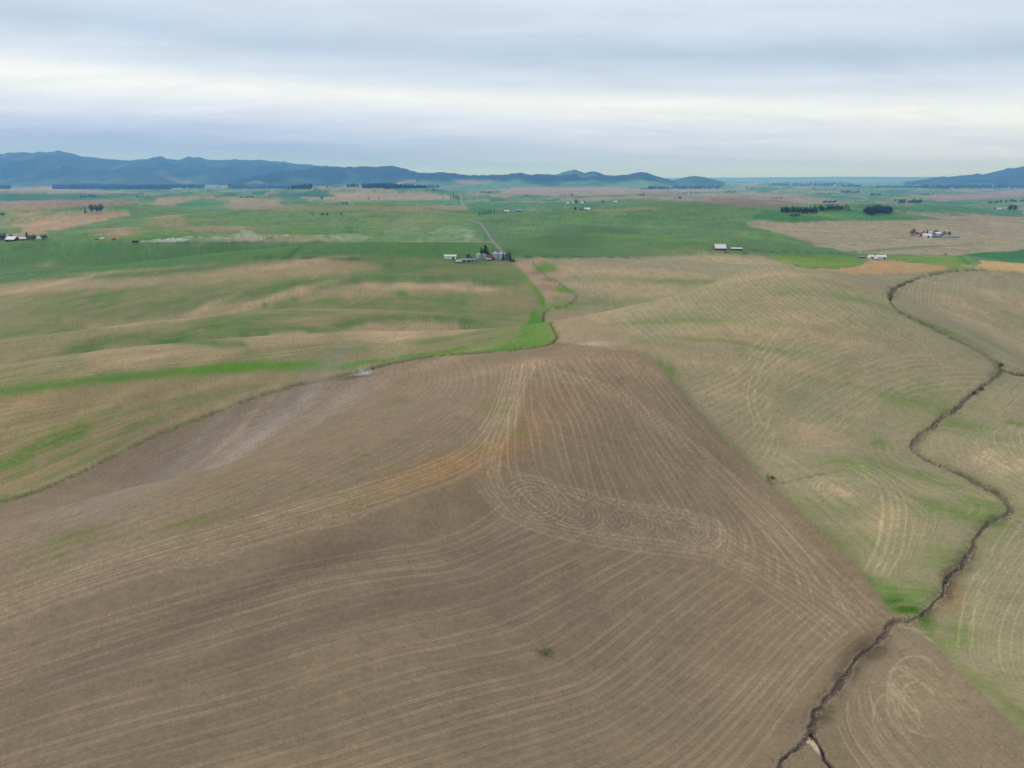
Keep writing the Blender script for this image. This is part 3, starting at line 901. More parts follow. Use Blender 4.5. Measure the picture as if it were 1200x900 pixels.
# left fields
family([[(-60, 478), (0, 470), (150, 456), (300, 443), (395, 437)], [(-60, 520), (0, 505), (120, 478), (220, 456), (320, 446), (385, 441)], [(-60, 600), (0, 580), (100, 535), (200, 492), (300, 463), (390, 442)]],
       [6, 8], amp=.5)
family([[(-60, 350), (100, 345), (220, 330), (330, 318), (450, 310)], [(-60, 385), (100, 378), (230, 360), (380, 338), (520, 328)], [(-60, 430), (100, 412), (250, 395), (400, 372), (560, 352)],
        [(-60, 462), (150, 440), (320, 422), (480, 398), (600, 380)]], [10, 11, 12], amp=.6)
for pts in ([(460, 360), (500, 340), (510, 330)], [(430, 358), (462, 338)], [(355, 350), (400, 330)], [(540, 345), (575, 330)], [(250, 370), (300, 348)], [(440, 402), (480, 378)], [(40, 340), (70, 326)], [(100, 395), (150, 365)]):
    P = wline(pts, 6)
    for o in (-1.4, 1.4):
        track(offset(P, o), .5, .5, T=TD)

# no marks where two sets of passes meet
edge = np.zeros((NR, NC), bool)
for ax in (0, 1):
    e = np.diff(ROWF, axis=ax) != 0
    if ax == 0:
        edge[:-1] |= e; edge[1:] |= e
    else:
        edge[:, :-1] |= e; edge[:, 1:] |= e
ROWW[edge] = 0
TIc = np.clip(TI * (0.85 + 0.28 * fine + 0.25 * mid), 0, 1)[..., None]
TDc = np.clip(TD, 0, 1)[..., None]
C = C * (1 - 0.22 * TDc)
C = C * (1 - TIc) + (C * 1.45 + np.array([0.045, 0.040, 0.032])) * TIc
C *= (1 + (0.07 * fine + 0.05 * mid + 0.10 * fine2)[..., None])

# ------------------------------------------------------------------ gullies cut into the sheet
GULLY = [(1160, 316), (1120, 317), (1085, 323), (1060, 332), (1045, 341), (1042, 349), (1050, 361), (1062, 369), (1085, 380), (1100, 388), (1120, 398), (1140, 407), (1160, 418), (1172, 428), (1173, 436),
         (1162, 445), (1148, 455), (1138, 463), (1130, 470), (1120, 480), (1105, 488), (1095, 498), (1080, 508), (1070, 518), (1068, 525), (1080, 535), (1095, 543), (1115, 550), (1140, 562), (1160, 573),
         (1178, 585), (1184, 598), (1172, 608), (1158, 613), (1145, 628), (1138, 645), (1130, 660), (1112, 675), (1107, 680), (1105, 693), (1090, 712), (1070, 726), (1048, 729), (1038, 740), (1025, 756),
         (1005, 770), (995, 785), (985, 803), (975, 815), (964, 823), (955, 840), (951, 856), (945, 868), (935, 875), (920, 887), (905, 912), (880, 960)]
GW = wline(GULLY, 5)
s = np.arange(len(GW)) * 0.9
GW = GW + np.stack([perlin(s, s * 0 + 3.3, 1), perlin(s, s * 0 + 8.1, 2)], 1) * 0.9
BR = wline([(951, 858), (957, 868), (964, 880), (965, 888), (975, 900), (985, 925)], 5)
SP = wline([(1172, 431), (1185, 437), (1205, 439), (1260, 442)], 6)
WORLD_LD = wline(LEFT_DITCH, 8)
UP = wline([(640, 364), (650, 361), (664, 358), (673, 352), (677, 347), (668, 341), (658, 334), (650, 330), (640, 324), (625, 308)], 5)
SM = wline([(900, 556), (905, 567), (930, 563), (955, 557), (985, 552)], 6)
SM[:, 0] += 0
nw = fbm(XX / 3.0, YY / 3.0, 3, 131)
nw2 = fbm(XX / 9.0, YY / 9.0, 3, 141)
GMASK = np.zeros((NR, NC))
GWR = np.hypot(GW[:, 0], GW[:, 1])


def carve(P, w, depth, dark, alpha=1.0, floor=None, lip=None, region=True, wob=1.0):
    global C
    D = dist_field(P, w * 3.5 + 2)
    k = D < 1e8
    d = D[k] + (nw[k] * 0.55 + nw2[k] * 0.7) * w * 0.55 * wob
    cell = np.broadcast_to((R * DTH)[:, None], D.shape)[k]
    ww = np.maximum(w * (1 + 1.1 * np.clip(fbm(XX[k] / 14, YY[k] / 14, 3, 171), -.4, .8)), cell * 0.62)
    m = np.clip(1.35 - d / ww, 0, 1)
    m = m * m * (3 - 2 * m)
    ZZ[k] -= depth * m
    a = np.clip(m * 1.5, 0, 1)[:, None] * alpha
    col = s2l(dark)[None, :] * (1 + 0.5 * nw[k] + .3 * nw2[k])[:, None]
    cc = C[k]
    if lip is not None:
        l = np.exp(-((d - ww * 1.7) / (ww * .5)) ** 2)[:, None] * np.clip(.55 + nw2[k] * 1.3, 0, 1)[:, None] * .6
        cc = cc * (1 - l) + s2l(lip) * l
    cc = cc * (1 - a) + col * a
    if floor is not None:
        f = np.clip(1.2 - np.abs(d) / (ww * 0.32), 0, 1)[:, None] * np.clip(.45 + 1.6 * nw2[k], 0, 1)[:, None]
        cc = cc * (1 - f) + s2l(floor) * f
    C[k] = cc
    if region:
        GMASK[k] = np.maximum(GMASK[k], m)


# damp scour beside the channel near the fork
stroke([(1020, 760), (1003, 772), (992, 790)], 7, (74, 62, 48), .7)
stroke([(1025, 752), (1033, 762), (1018, 768)], 5, (92, 78, 58), .7)
near_i = int(np.argmax(GWR < 250))
mid_i = int(np.argmax(GWR < 560))
gr = np.random.default_rng(19)
for k in range(26):                                    # slumped, wetter banks here and there
    i0 = int(gr.integers(mid_i, len(GW) - 8)); n_ = int(gr.integers(3, 8))
    stroke(None, gr.uniform(2.0, 5.5), ((88, 76, 58), (104, 92, 68), (92, 104, 52))[int(gr.integers(0, 3))] if i0 < near_i else ((86, 74, 57), (100, 86, 66))[int(gr.integers(0, 2))],
           gr.uniform(.35, .7), nz=1.4, world=offset(GW[i0:i0 + n_], gr.uniform(-1.6, 1.6)))
carve(GW[:mid_i + 2], 1.5, 1.0, (84, 75, 56), .9, floor=(128, 116, 104), lip=(96, 118, 46))
carve(GW[mid_i:near_i + 2], .85, .8, (98, 85, 68), .9, floor=(132, 122, 110), lip=(112, 120, 66))
carve(GW[near_i:], 0.72, .8, (94, 82, 66), .92, floor=(124, 112, 100), lip=(150, 134, 110))
carve(BR, 0.4, 0.9, (52, 44, 36), .95, lip=(160, 142, 116))
carve(SP, 1.2, 0.9, (70, 70, 44), .8, lip=(84, 124, 36))
carve(WORLD_LD[:30], .9, .8, (82, 74, 54), .6, lip=(86, 122, 30), region=False)
carve(WORLD_LD[29:], .7, 0.6, (92, 84, 60), .55, lip=(92, 118, 44), region=False)
carve(UP, .9, .5, (98, 86, 64), .7, lip=(104, 122, 62), wob=.25, region=False)
carve(SM, .4, .4, (104, 92, 70), .6, region=False)
poly([(952, 860), (960, 872), (966, 886), (955, 878), (946, 868)], (186, 168, 140), soft=1, warp=.5)
for pts in ([(895, 238), (900, 240)], ):
    pass
# dark lines on the green and grey slopes; the first paints crest-edge shade
for pts, w, c in (([(600, 301), (690, 301), (760, 303)], 3, (36, 70, 40)), ([(1010, 296), (1060, 292), (1100, 289)], 3, (56, 84, 40)), ([(300, 302), (420, 303)], 3, (34, 74, 40)),
                  ([(880, 294), (985, 297)], 4, (44, 84, 44)), ([(850, 296), (880, 297)], 3, (30, 52, 30)), ([(340, 299), (360, 285), (385, 280)], 5, (40, 84, 40)), ([(0, 322), (60, 318)], 4, (34, 78, 40))):
    stroke(pts, w, c, .75, step=8)
stroke([(150, 284), (250, 286), (400, 284), (480, 283), (576, 284)], 5, (150, 142, 120), .25, step=10)
# far hedgerow lines
for pts in ([(540, 227), (542, 238), (546, 246)], ):
    stroke(pts, 10, (150, 140, 116), .6, step=4)
CLS = None


# ------------------------------------------------------------------ materials
def principled(name, rough=0.9, spec=0.15):
    m = bpy.data.materials.new(name)
    m.use_nodes = True
    b = m.node_tree.nodes['Principled BSDF']
    b.inputs['Roughness'].default_value = rough
    b.inputs['Specular IOR Level'].default_value = spec
    return m, m.node_tree, b


def noise_mat(name, c1, c2, scale=3.0, rough=0.9, spec=0.15, bump=0.0, metal=0.0, detail=4, stretch=(1, 1, 1)):
    m, t, b = principled(name, rough, spec)
    tcn = nd(t, 'ShaderNodeTexCoord')
    mp = nd(t, 'ShaderNodeMapping')
    mp.inputs['Scale'].default_value = stretch
    t.links.new(tcn.outputs['Object'], mp.inputs[0])
    n = nd(t, 'ShaderNodeTexNoise', i_Scale=scale, i_Detail=float(detail), i_Roughness=0.6)
    t.links.new(mp.outputs[0], n.inputs['Vector'])
    mr = nd(t, 'ShaderNodeMapRange')
    mr.inputs['From Min'].default_value = 0.32; mr.inputs['From Max'].default_value = 0.68
    t.links.new(n.outputs['Fac'], mr.inputs['Value'])
    mx = nd(t, 'ShaderNodeMix', data_type='RGBA')
    mx.inputs['A'].default_value = lin4(c1); mx.inputs['B'].default_value = lin4(c2)
    t.links.new(mr.outputs[0], mx.inputs[0])
    t.links.new(mx.outputs['Result'], b.inputs['Base Color'])
    b.inputs['Metallic'].default_value = metal
    if bump:
        bp = nd(t, 'ShaderNodeBump', i_Strength=bump, i_Distance=0.1)
        t.links.new(n.outputs['Fac'], bp.inputs['Height'])
        t.links.new(bp.outputs[0], b.inputs['Normal'])
    return m


def ground_material():
    m, t, b = principled('farm_soil_and_crops', 0.95, 0.08)
    at_ = nd(t, 'ShaderNodeAttribute', attribute_name='cover')
    ge = nd(t, 'ShaderNodeNewGeometry')
    cam_d = nd(t, 'ShaderNodeVectorMath', operation='LENGTH')
    t.links.new(ge.outputs['Position'], cam_d.inputs[0])

    def nz(scale, detail, rough=0.65):
        n = nd(t, 'ShaderNodeTexNoise', i_Scale=scale, i_Detail=detail, i_Roughness=rough)
        t.links.new(ge.outputs['Position'], n.inputs['Vector'])
        return n.outputs['Fac']
    a = nz(3.2, 4.0, .75); c = nz(0.7, 4.0, .7); e = nz(0.07, 4.0)

    def attr(nm):
        return nd(t, 'ShaderNodeAttribute', attribute_name=nm).outputs['Fac']

    def mth(op, *v, clamp=False):
        return math_node(t, op, *v, clamp=clamp)

    def ramp01(v, lo, hi, o0=0.0, o1=1.0):
        n = nd(t, 'ShaderNodeMapRange', interpolation_type='SMOOTHSTEP')
        for k, q in zip(('From Min', 'From Max', 'To Min', 'To Max'), (lo, hi, o0, o1)):
            n.inputs[k].default_value = q
        t.links.new(v, n.inputs['Value'])
        return n.outputs[0]
    row, spc, wgt, alg = attr('row'), attr('row_s'), attr('row_w'), attr('row_a')
    fr = mth('FRACT', row); pid = mth('FLOOR', row)
    wn = nd(t, 'ShaderNodeTexWhiteNoise', noise_dimensions='1D')
    t.links.new(pid, wn.inputs['W'])
    rnd = wn.outputs['Value']
    x = mth('MULTIPLY', mth('SUBTRACT', fr, 0.5), spc)
    # wheel marks of one pass: two pairs of dual tyres, thinned where the soil was hard
    q = mth('SUBTRACT', mth('ABSOLUTE', x), 1.6)
    q = mth('ABSOLUTE', mth('SUBTRACT', mth('ABSOLUTE', q), 0.33))
    mark = ramp01(q, 0.10, 0.27, 1.0, 0.0)
    vv = nd(t, 'ShaderNodeCombineXYZ')
    t.links.new(mth('MULTIPLY', pid, 7.3), vv.inputs[0]); t.links.new(mth('MULTIPLY', alg, 0.035), vv.inputs[1])
    nl = nd(t, 'ShaderNodeTexNoise', i_Scale=1.0, i_Detail=3.0)
    t.links.new(vv.outputs[0], nl.inputs['Vector'])
    thin = ramp01(nl.outputs['Fac'], 0.34, 0.6, 0.6, 1.0)
    lug = ramp01(mth('SINE', mth('MULTIPLY', alg, 4.2)), -0.6, 0.3, 0.7, 1.0)
    mark = mth('MULTIPLY', mth('MULTIPLY', mark, mth('MULTIPLY', thin, lug)), mth('MULTIPLY', wgt, mth('ADD', 0.6, mth('MULTIPLY', rnd, 0.4))))
    # drill rows and streaks of residue that run along the pass
    tri = mth('ABSOLUTE', mth('SUBTRACT', mth('FRACT', mth('DIVIDE', x, 1.5)), 0.5))
    drill = mth('MULTIPLY', ramp01(tri, 0.30, 0.5), mth('MULTIPLY', wgt, mth('MULTIPLY', thin, 0.10)))
    vs = nd(t, 'ShaderNodeCombineXYZ')
    t.links.new(mth('ADD', mth('MULTIPLY', x, 0.75), mth('MULTIPLY', pid, 13.7)), vs.inputs[0])
    t.links.new(mth('MULTIPLY', alg, 0.05), vs.inputs[1])
    ns = nd(t, 'ShaderNodeTexNoise', i_Scale=1.0, i_Detail=5.0, i_Roughness=0.62)
    t.links.new(vs.outputs[0], ns.inputs['Vector'])
    stk = mth('MULTIPLY', mth('SUBTRACT', ns.outputs['Fac'], 0.5), mth('MULTIPLY', wgt, 0.5))
    f = mth('ADD', mth('MULTIPLY', mth('SUBTRACT', a, 0.5), 1.0),
            mth('ADD', mth('MULTIPLY', mth('SUBTRACT', c, 0.5), 0.65), mth('MULTIPLY', mth('SUBTRACT', e, 0.5), 0.30)))
    f = mth('ADD', mth('ADD', f, 1.0), mth('ADD', stk, drill))
    mx = nd(t, 'ShaderNodeMix', data_type='RGBA', blend_type='MULTIPLY')
    mx.inputs[0].default_value = 1.0
    t.links.new(at_.outputs['Color'], mx.inputs['A'])
    t.links.new(f, mx.inputs['B'])
    dry = nd(t, 'ShaderNodeMix', data_type='RGBA', blend_type='MULTIPLY')
    dry.inputs[0].default_value = 1.0
    dry.inputs['B'].default_value = (1.47, 1.45, 1.43, 1)
    dry.clamp_factor = False
    t.links.new(mx.outputs['Result'], dry.inputs['A'])
    mk = nd(t, 'ShaderNodeMix', data_type='RGBA')
    t.links.new(mark, mk.inputs[0])
    t.links.new(mx.outputs['Result'], mk.inputs['A'])
    t.links.new(dry.outputs['Result'], mk.inputs['B'])
    t.links.new(mk.outputs['Result'], b.inputs['Base Color'])
    bp = nd(t, 'ShaderNodeBump', i_Strength=0.5, i_Distance=0.12)
    t.links.new(a, bp.inputs['Height'])
    t.links.new(bp.outputs[0], b.inputs['Normal'])
    return m


GM = ground_material()


def sheet(name, vx, quads, colors, mat, kind='structure', rows=None):
    me = bpy.data.meshes.new(name)
    n, q = len(vx), len(quads)
    me.vertices.add(n)
    me.vertices.foreach_set('co', np.ascontiguousarray(vx, dtype=np.float32).ravel())
    me.loops.add(q * 4)
    me.loops.foreach_set('vertex_index', np.ascontiguousarray(quads, dtype=np.int32).ravel())
    me.polygons.add(q)
    me.polygons.foreach_set('loop_start', np.arange(0, q * 4, 4, dtype=np.int32))
    me.polygons.foreach_set('use_smooth', np.ones(q, dtype=bool))
    me.update(calc_edges=True)
    if colors is not None:
        a = me.attributes.new('cover', 'FLOAT_COLOR', 'POINT')
        cc = np.ones((n, 4), np.float32)
        cc[:, :3] = np.clip(colors, 0.004, 0.95)
        a.data.foreach_set('color', cc.ravel())
    if rows is not None:
        for nm, arr in rows.items():
            me.attributes.new(nm, 'FLOAT', 'POINT').data.foreach_set('value', np.ascontiguousarray(arr, dtype=np.float32))
    me.materials.append(mat)
    o = bpy.data.objects.new(name, me)
    COL.objects.link(o)
    if kind:
        o['kind'] = kind
    return o


# which field each cell of the sheet belongs to
REG = np.zeros((NR, NC), np.int8)


def mark(pts, v, warp):
    r = poly_mask(pts, 0, warp)
    REG[r[0]][r[1] > .5] = v


mark(RF, 2, .4)
mark([(-80, 338), (0, 330), (90, 320), (200, 313), (300, 304), (352, 300), (470, 301), (520, 304), (602, 304), (620, 325), (640, 350), (642, 362)] + LEFT_DITCH + [(-80, 620)], 3, .5)
mark(FG, 1, .35)
REG[GMASK > .12] = 4
V = np.stack([XX, YY, ZZ], -1).reshape(-1, 3)
idx = np.arange(NR * NC).reshape(NR, NC)
Q = np.stack([idx[:-1, :-1], idx[:-1, 1:], idx[1:, 1:], idx[1:, :-1]], -1).reshape(-1, 4)
qr = REG[:-1, :-1].reshape(-1)
CF = C.reshape(-1, 3)
for v, nm in ((0, 'ground'), (1, 'ploughed_field'), (2, 'stubble_field'), (3, 'grass_field'), (4, 'gully')):
    qs = Q[qr == v]
    used, inv = np.unique(qs, return_inverse=True)
    sheet(nm, V[used], inv.reshape(-1, 4), CF[used], GM, rows={a_: q_.reshape(-1)[used] for a_, q_ in (('row', ROW), ('row_s', ROWS), ('row_w', ROWW), ('row_a', ROWA))})

# the plain goes on behind and beside the camera
tb = np.linspace(THMAX - 0.004, 2 * math.pi - THMAX + 0.004, 90)
rb = np.geomspace(R[0] * .999, 60000, 60)
bx = rb[:, None] * np.sin(tb); by = rb[:, None] * np.cos(tb)
bz = height(bx, by) - .4
i2 = np.arange(bx.size).reshape(bx.shape)
q2 = np.stack([i2[:-1, :-1], i2[:-1, 1:], i2[1:, 1:], i2[1:, :-1]], -1).reshape(-1, 4)
mm = fbm(np.log(rb)[:, None] * 3 + tb * 0, np.sin(tb)[None, :] * 3 + np.cos(tb) * 2 + rb[:, None] * 0, 4, 5)
cb = s2l((128, 118, 84)) * (1 - smooth(-.1, .2, mm)[..., None]) + s2l((70, 108, 50)) * smooth(-.1, .2, mm)[..., None]
sheet('ground', np.stack([bx, by, bz], -1).reshape(-1, 3), q2, cb.reshape(-1, 3), GM)
tb = np.linspace(0, 2 * math.pi, 121)
rb = np.linspace(0.5, R[0] + .25, 60)
bx = rb[:, None] * np.sin(tb); by = rb[:, None] * np.cos(tb)
bz = height(bx, by) - .03
i2 = np.arange(bx.size).reshape(bx.shape)
q2 = np.stack([i2[:-1, :-1], i2[:-1, 1:], i2[1:, 1:], i2[1:, :-1]], -1).reshape(-1, 4)
sheet('ground', np.stack([bx, by, bz], -1).reshape(-1, 3), q2, np.broadcast_to(s2l((120, 106, 84)), (bx.size, 3)), GM)



# ------------------------------------------------------------------ hills on the horizon
def hill_material():
    m, t, b = principled('forested_hill', 0.95, 0.05)
    a = nd(t, 'ShaderNodeAttribute', attribute_name='cover')
    t.links.new(a.outputs['Color'], b.inputs['Base Color'])
    return m


HM = hill_material()


def hill(name, sky_pts, D, depth_front, depth_back, forest, meadow, seed, base=-5.0, rough=1.0, low_clear=0.12):
    P = np.array(sky_pts, float)
    xs = np.arange(P[0, 0], P[-1, 0], 0.7)
    yy = np.interp(xs, P[:, 0], P[:, 1])
    yy = yy - (1.3 * fbm(xs / 26, xs * 0 + seed, 2, seed) + .7 * fbm(xs / 7, xs * 0 + seed, 2, seed + 1)) * rough * np.clip((212 - yy) / 8, 0, 1)
    dx = (xs - 600) / FOC; dz = (450 - yy) / FOC
    fy = math.cos(PITCH) + dz * math.sin(PITCH); fz = -math.sin(PITCH) + dz * math.cos(PITCH)
    th = np.arctan2(dx, fy); slope = fz / np.hypot(dx, fy)
    n = 64
    u = np.concatenate([np.linspace(0, 1, n), np.linspace(1, 2, 22)[1:]])
    wob = 0.28 * perlin(th * 14, th * 0 + seed, seed)                # the crest line wanders to and fro in depth
    Dc = D * (1 + wob * 0.35)
    rr = np.where(u[:, None] <= 1, Dc - depth_front * (1 - u[:, None]), Dc + depth_back * (u[:, None] - 1))
    X = rr * np.sin(th); Y = rr * np.cos(th)
    crest = CAM_H + Dc * slope
    h = np.maximum(crest - base, 8)
    e = np.where(u[:, None] <= 1, u[:, None] ** 1.35, 1 - (u[:, None] - 1) ** 1.5)
    bell = np.where(u[:, None] <= 1, 4 * u[:, None] * (1 - u[:, None]), 0)
    spur = 1 - 2 * np.abs(fbm(X / 1500, Y / 2600, 3, seed))
    small = fbm(X / 420, Y / 420, 3, seed + 5)
    z = base + h * e + bell * h * (0.34 * (spur - .4) + 0.12 * small)
    canopy = 10 * rough * np.abs(perlin(X / 38, Y / 38, seed + 2)) + 12 * rough * perlin(X / 120, Y / 90, seed + 3)
    z = np.minimum(z, base + h * np.clip(e + 0.5, 0, 1)) + canopy * smooth(.05, .35, e)
    z = np.where(u[:, None] == 0, base - 12, z)
    f = smooth(low_clear - .25, low_clear + .25, e + 0.35 * fbm(X / 700, Y / 700, 4, seed + 9))
    f = f * (1 - 0.6 * smooth(.40, .50, fbm(X / 600, Y / 900, 3, seed + 14)))
    col = s2l(meadow) * (1 - f[..., None]) + s2l(forest) * f[..., None]
    pk = .7 * smooth(.3, .4, fbm(X / 900, Y / 500, 3, seed + 20)) * (1 - f)
    col = col * (1 - pk[..., None]) + s2l((150, 128, 106)) * pk[..., None]
    col *= (1 + .25 * fbm(X / 160, Y / 160, 3, seed + 30))[..., None]
    i2 = np.arange(X.size).reshape(X.shape)
    q = np.stack([i2[:-1, :-1], i2[:-1, 1:], i2[1:, 1:], i2[1:, :-1]], -1).reshape(-1, 4)
    hills_top.append(float(z.max()))
    return sheet(name, np.stack([X, Y, z], -1).reshape(-1, 3), q, col.reshape(-1, 3), HM)


hills_top = []
FOREST, MEADOW = (17, 40, 32), (64, 94, 56)
hill('hills', [(-110, 186), (-60, 184), (0, 180), (20, 179), (45, 178.5), (70, 177), (82, 179.5), (100, 184), (125, 187), (150, 188), (172, 187), (180, 184.5), (187, 183), (195, 186), (210, 187),
               (222, 184.5), (235, 185), (245, 187), (270, 188), (300, 187), (330, 190), (360, 193), (400, 196), (430, 199), (470, 203), (520, 208), (560, 212)], 15000, 4600, 2500, FOREST, MEADOW, 3, low_clear=.07)
hill('hills', [(255, 214), (290, 208), (330, 201), (370, 196.5), (405, 196), (430, 195.5), (460, 195), (475, 198), (490, 202), (515, 205), (540, 207), (580, 212)], 10600, 2300, 1800, FOREST, MEADOW, 13, low_clear=.25)
hill('hills', [(480, 212), (500, 203.5), (515, 202), (540, 205), (560, 206), (590, 205), (603, 203), (612, 202), (625, 205), (650, 205), (660, 202), (672, 199), (685, 203), (694, 201), (710, 205),
               (720, 206), (735, 205), (748, 202), (757, 202.5), (770, 207), (790, 213)], 9600, 1900, 1500, FOREST, (88, 122, 76), 23, low_clear=.35, rough=.8)
hill('hills', [(780, 214), (795, 210.5), (803, 208), (815, 206), (826, 208), (836, 210.5), (850, 214)], 10200, 1100, 1100, (52, 78, 52), MEADOW, 33, rough=.6)
hill('hills', [(1060, 214), (1080, 211), (1100, 208), (1130, 206), (1150, 204), (1165, 202), (1180, 198), (1200, 196), (1240, 192), (1300, 188), (1340, 190)], 13500, 3400, 2000, FOREST, MEADOW, 43)
hill('hills', [(640, 211), (760, 209), (880, 208), (940, 207.5), (1000, 207), (1060, 207.5), (1130, 207), (1250, 208)], 26000, 3500, 3000, (60, 84, 66), MEADOW, 53, rough=.3)


# ------------------------------------------------------------------ mesh helpers
class MB:
    def __init__(self):
        self.v, self.f = [], []

    def add(self, vs, fs):
        b = len(self.v)
        self.v += [tuple(p) for p in vs]
        self.f += [tuple(i + b for i in f) for f in fs]
        return self

    def box(self, x0, x1, y0, y1, z0, z1):
        return self.add([(x0, y0, z0), (x1, y0, z0), (x1, y1, z0), (x0, y1, z0), (x0, y0, z1), (x1, y0, z1), (x1, y1, z1), (x0, y1, z1)],
                        [(0, 3, 2, 1), (4, 5, 6, 7), (0, 1, 5, 4), (1, 2, 6, 5), (2, 3, 7, 6), (3, 0, 4, 7)])

    def rings(self, prof, n=16, cap=True, cx=0, cy=0, jit=0.0, rnd=None):
        vs, fs = [], []
        for r, z in prof:
            for k in range(n):
                a = 2 * math.pi * k / n
                q = r * (1 + (rnd.uniform(-jit, jit) if jit else 0))
                vs.append((cx + q * math.cos(a), cy + q * math.sin(a), z))
        for i in range(len(prof) - 1):
            for k in range(n):
                fs.append((i * n + k, i * n + (k + 1) % n, (i + 1) * n + (k + 1) % n, (i + 1) * n + k))
        if cap:
            fs.append(tuple(range(n))[::-1])
            fs.append(tuple((len(prof) - 1) * n + k for k in range(n)))
        return self.add(vs, fs)

    def ring_frame(self, x0, x1, z0, z1, t, y0, y1):
        vs = []
        for y in (y0, y1):
            for o in (-.002, t):
                vs += [(x0 - o, y, z0 - o), (x1 + o, y, z0 - o), (x1 + o, y, z1 + o), (x0 - o, y, z1 + o)]
        fs = []
        for k in range(4):
            j = (k + 1) % 4
            fs += [(k, 4 + k, 4 + j, j), (8 + k, 8 + j, 12 + j, 12 + k), (4 + k, 12 + k, 12 + j, 4 + j), (k, j, 8 + j, 8 + k)]
        return self.add(vs, fs)

    def axle(self, x, y, z, r, w, n=12):
        vs = []
        for yy in (y - w / 2, y + w / 2):
            for k in range(n):
                a = 2 * math.pi * k / n
                vs.append((x + r * math.cos(a), yy, z + r * math.sin(a)))
        fs = [(k, (k + 1) % n, n + (k + 1) % n, n + k) for k in range(n)] + [tuple(range(n)), tuple(range(n, 2 * n))[::-1]]
        return self.add(vs, fs)

    def build(self, name, mat, parent=None, smoothf=False):
        me = bpy.data.meshes.new(name)
        me.from_pydata(self.v, [], self.f)
        me.materials.append(mat)
        if smoothf:
            me.polygons.foreach_set('use_smooth', [True] * len(me.polygons))
        me.update()
        o = bpy.data.objects.new(name, me)
        COL.objects.link(o)
        o.parent = parent
        return o


def thing(name, label, cat, loc, rz=0.0, group=None):
    o = bpy.data.objects.new(name, None)
    o.empty_display_size = 1.0
    COL.objects.link(o)
    o.location = loc
    o.rotation_euler = (0, 0, rz)
    o['label'] = label
    o['category'] = cat
    if group:
        o['group'] = group
    return o


def dup(root, loc, rz, sc, label, group=None):
    r = root.copy()
    COL.objects.link(r)
    r.location = loc
    r.rotation_euler = (0, 0, rz)
    r.scale = sc
    r['label'] = label
    if group:
        r['group'] = group
    elif 'group' in r:
        del r['group']
    for ch in list(root.children):
        c = ch.copy()
        COL.objects.link(c)
        c.parent = r
    return r


def mpp(p):
    return math.sqrt(p[0] ** 2 + p[1] ** 2 + (CAM_H - p[2]) ** 2) / FOC


M_ = {
    'white_metal': noise_mat('white_metal', (214, 217, 220), (188, 193, 198), .6, .45, .4, stretch=(6, .4, 1)),
    'white_paint': noise_mat('white_paint', (228, 226, 220), (200, 198, 190), .8, .7, .2),
    'red_paint': noise_mat('red_paint', (122, 34, 38), (92, 26, 30), .7, .8, .2, stretch=(5, 5, .4)),
    'grey_metal': noise_mat('grey_metal', (140, 148, 156), (112, 120, 128), .6, .5, .4, stretch=(6, .4, 1)),
    'galvanised': noise_mat('galvanised_steel', (176, 186, 196), (140, 152, 164), .8, .38, .5, metal=.35),
    'dark_wood': noise_mat('dark_wood', (52, 46, 44), (36, 34, 36), .8, .85, .2, stretch=(5, 5, .5)),
    'dark': noise_mat('dark_opening', (30, 30, 32), (22, 22, 24), 1.0, .8, .2),
    'glass': noise_mat('window_glass', (40, 48, 56), (30, 36, 44), .6, .12, .5),
    'rust_roof': noise_mat('red_brown_roof', (168, 92, 74), (138, 72, 58), .9, .7, .2),
    'yellow_paint': noise_mat('cream_paint', (206, 204, 160), (186, 184, 140), .9, .75, .2),
    'tyre': noise_mat('tyre_rubber', (28, 28, 28), (20, 20, 20), 4, .9, .1),
    'red_vehicle': noise_mat('red_vehicle_paint', (160, 36, 30), (134, 28, 24), 1.0, .35, .5),
    'blue_vehicle': noise_mat('dark_vehicle_paint', (46, 52, 66), (36, 40, 50), 1.0, .35, .5),
    'bark': noise_mat('bark', (78, 64, 50), (54, 44, 36), 3.0, .95, .1),
    'conifer': noise_mat('conifer_needles', (34, 58, 38), (20, 40, 28), 1.6, .9, .1),
    'conifer_light': noise_mat('pine_needles', (46, 70, 40), (28, 50, 32), 1.6, .9, .1),
    'leaf': noise_mat('broad_leaves', (58, 86, 40), (36, 60, 30), 1.4, .85, .15),
    'leaf_dark': noise_mat('dark_broad_leaves', (44, 70, 40), (28, 50, 30), 1.4, .85, .15),
    'scrub': noise_mat('scrub_leaves', (84, 92, 58), (58, 66, 42), 1.4, .9, .1),
    'grass': noise_mat('bank_grass', (128, 166, 60), (96, 138, 40), .5, .9, .1),
    'weed': noise_mat('weed_leaves', (112, 132, 62), (84, 108, 44), .8, .9, .1),
    'asphalt': noise_mat('worn_asphalt', (128, 126, 126), (108, 106, 106), .25, .9, .2),
    'gravel': noise_mat('pale_gravel', (160, 150, 132), (136, 128, 112), .3, .95, .1),
    'woods': noise_mat('far_wood_canopy', (40, 62, 44), (26, 44, 34), .02, .95, .05),
}


# ------------------------------------------------------------------ trees
def leaf_quads(mb, pts, nrm, size, rnd):
    for p, n in zip(pts, nrm):
        a = rnd.normal(size=3); a -= a.dot(n) * n; a /= np.linalg.norm(a) + 1e-9
        b = np.cross(n, a)
        s1, s2 = size * rnd.uniform(.6, 1.3), size * rnd.uniform(.5, 1.1)
        mb.add([p - a * s1 - b * s2 * .4, p + a * s1 * .3 - b * s2, p + a * s1 + b * s2 * .3, p - a * s1 * .2 + b * s2], [(0, 1, 2, 3)])


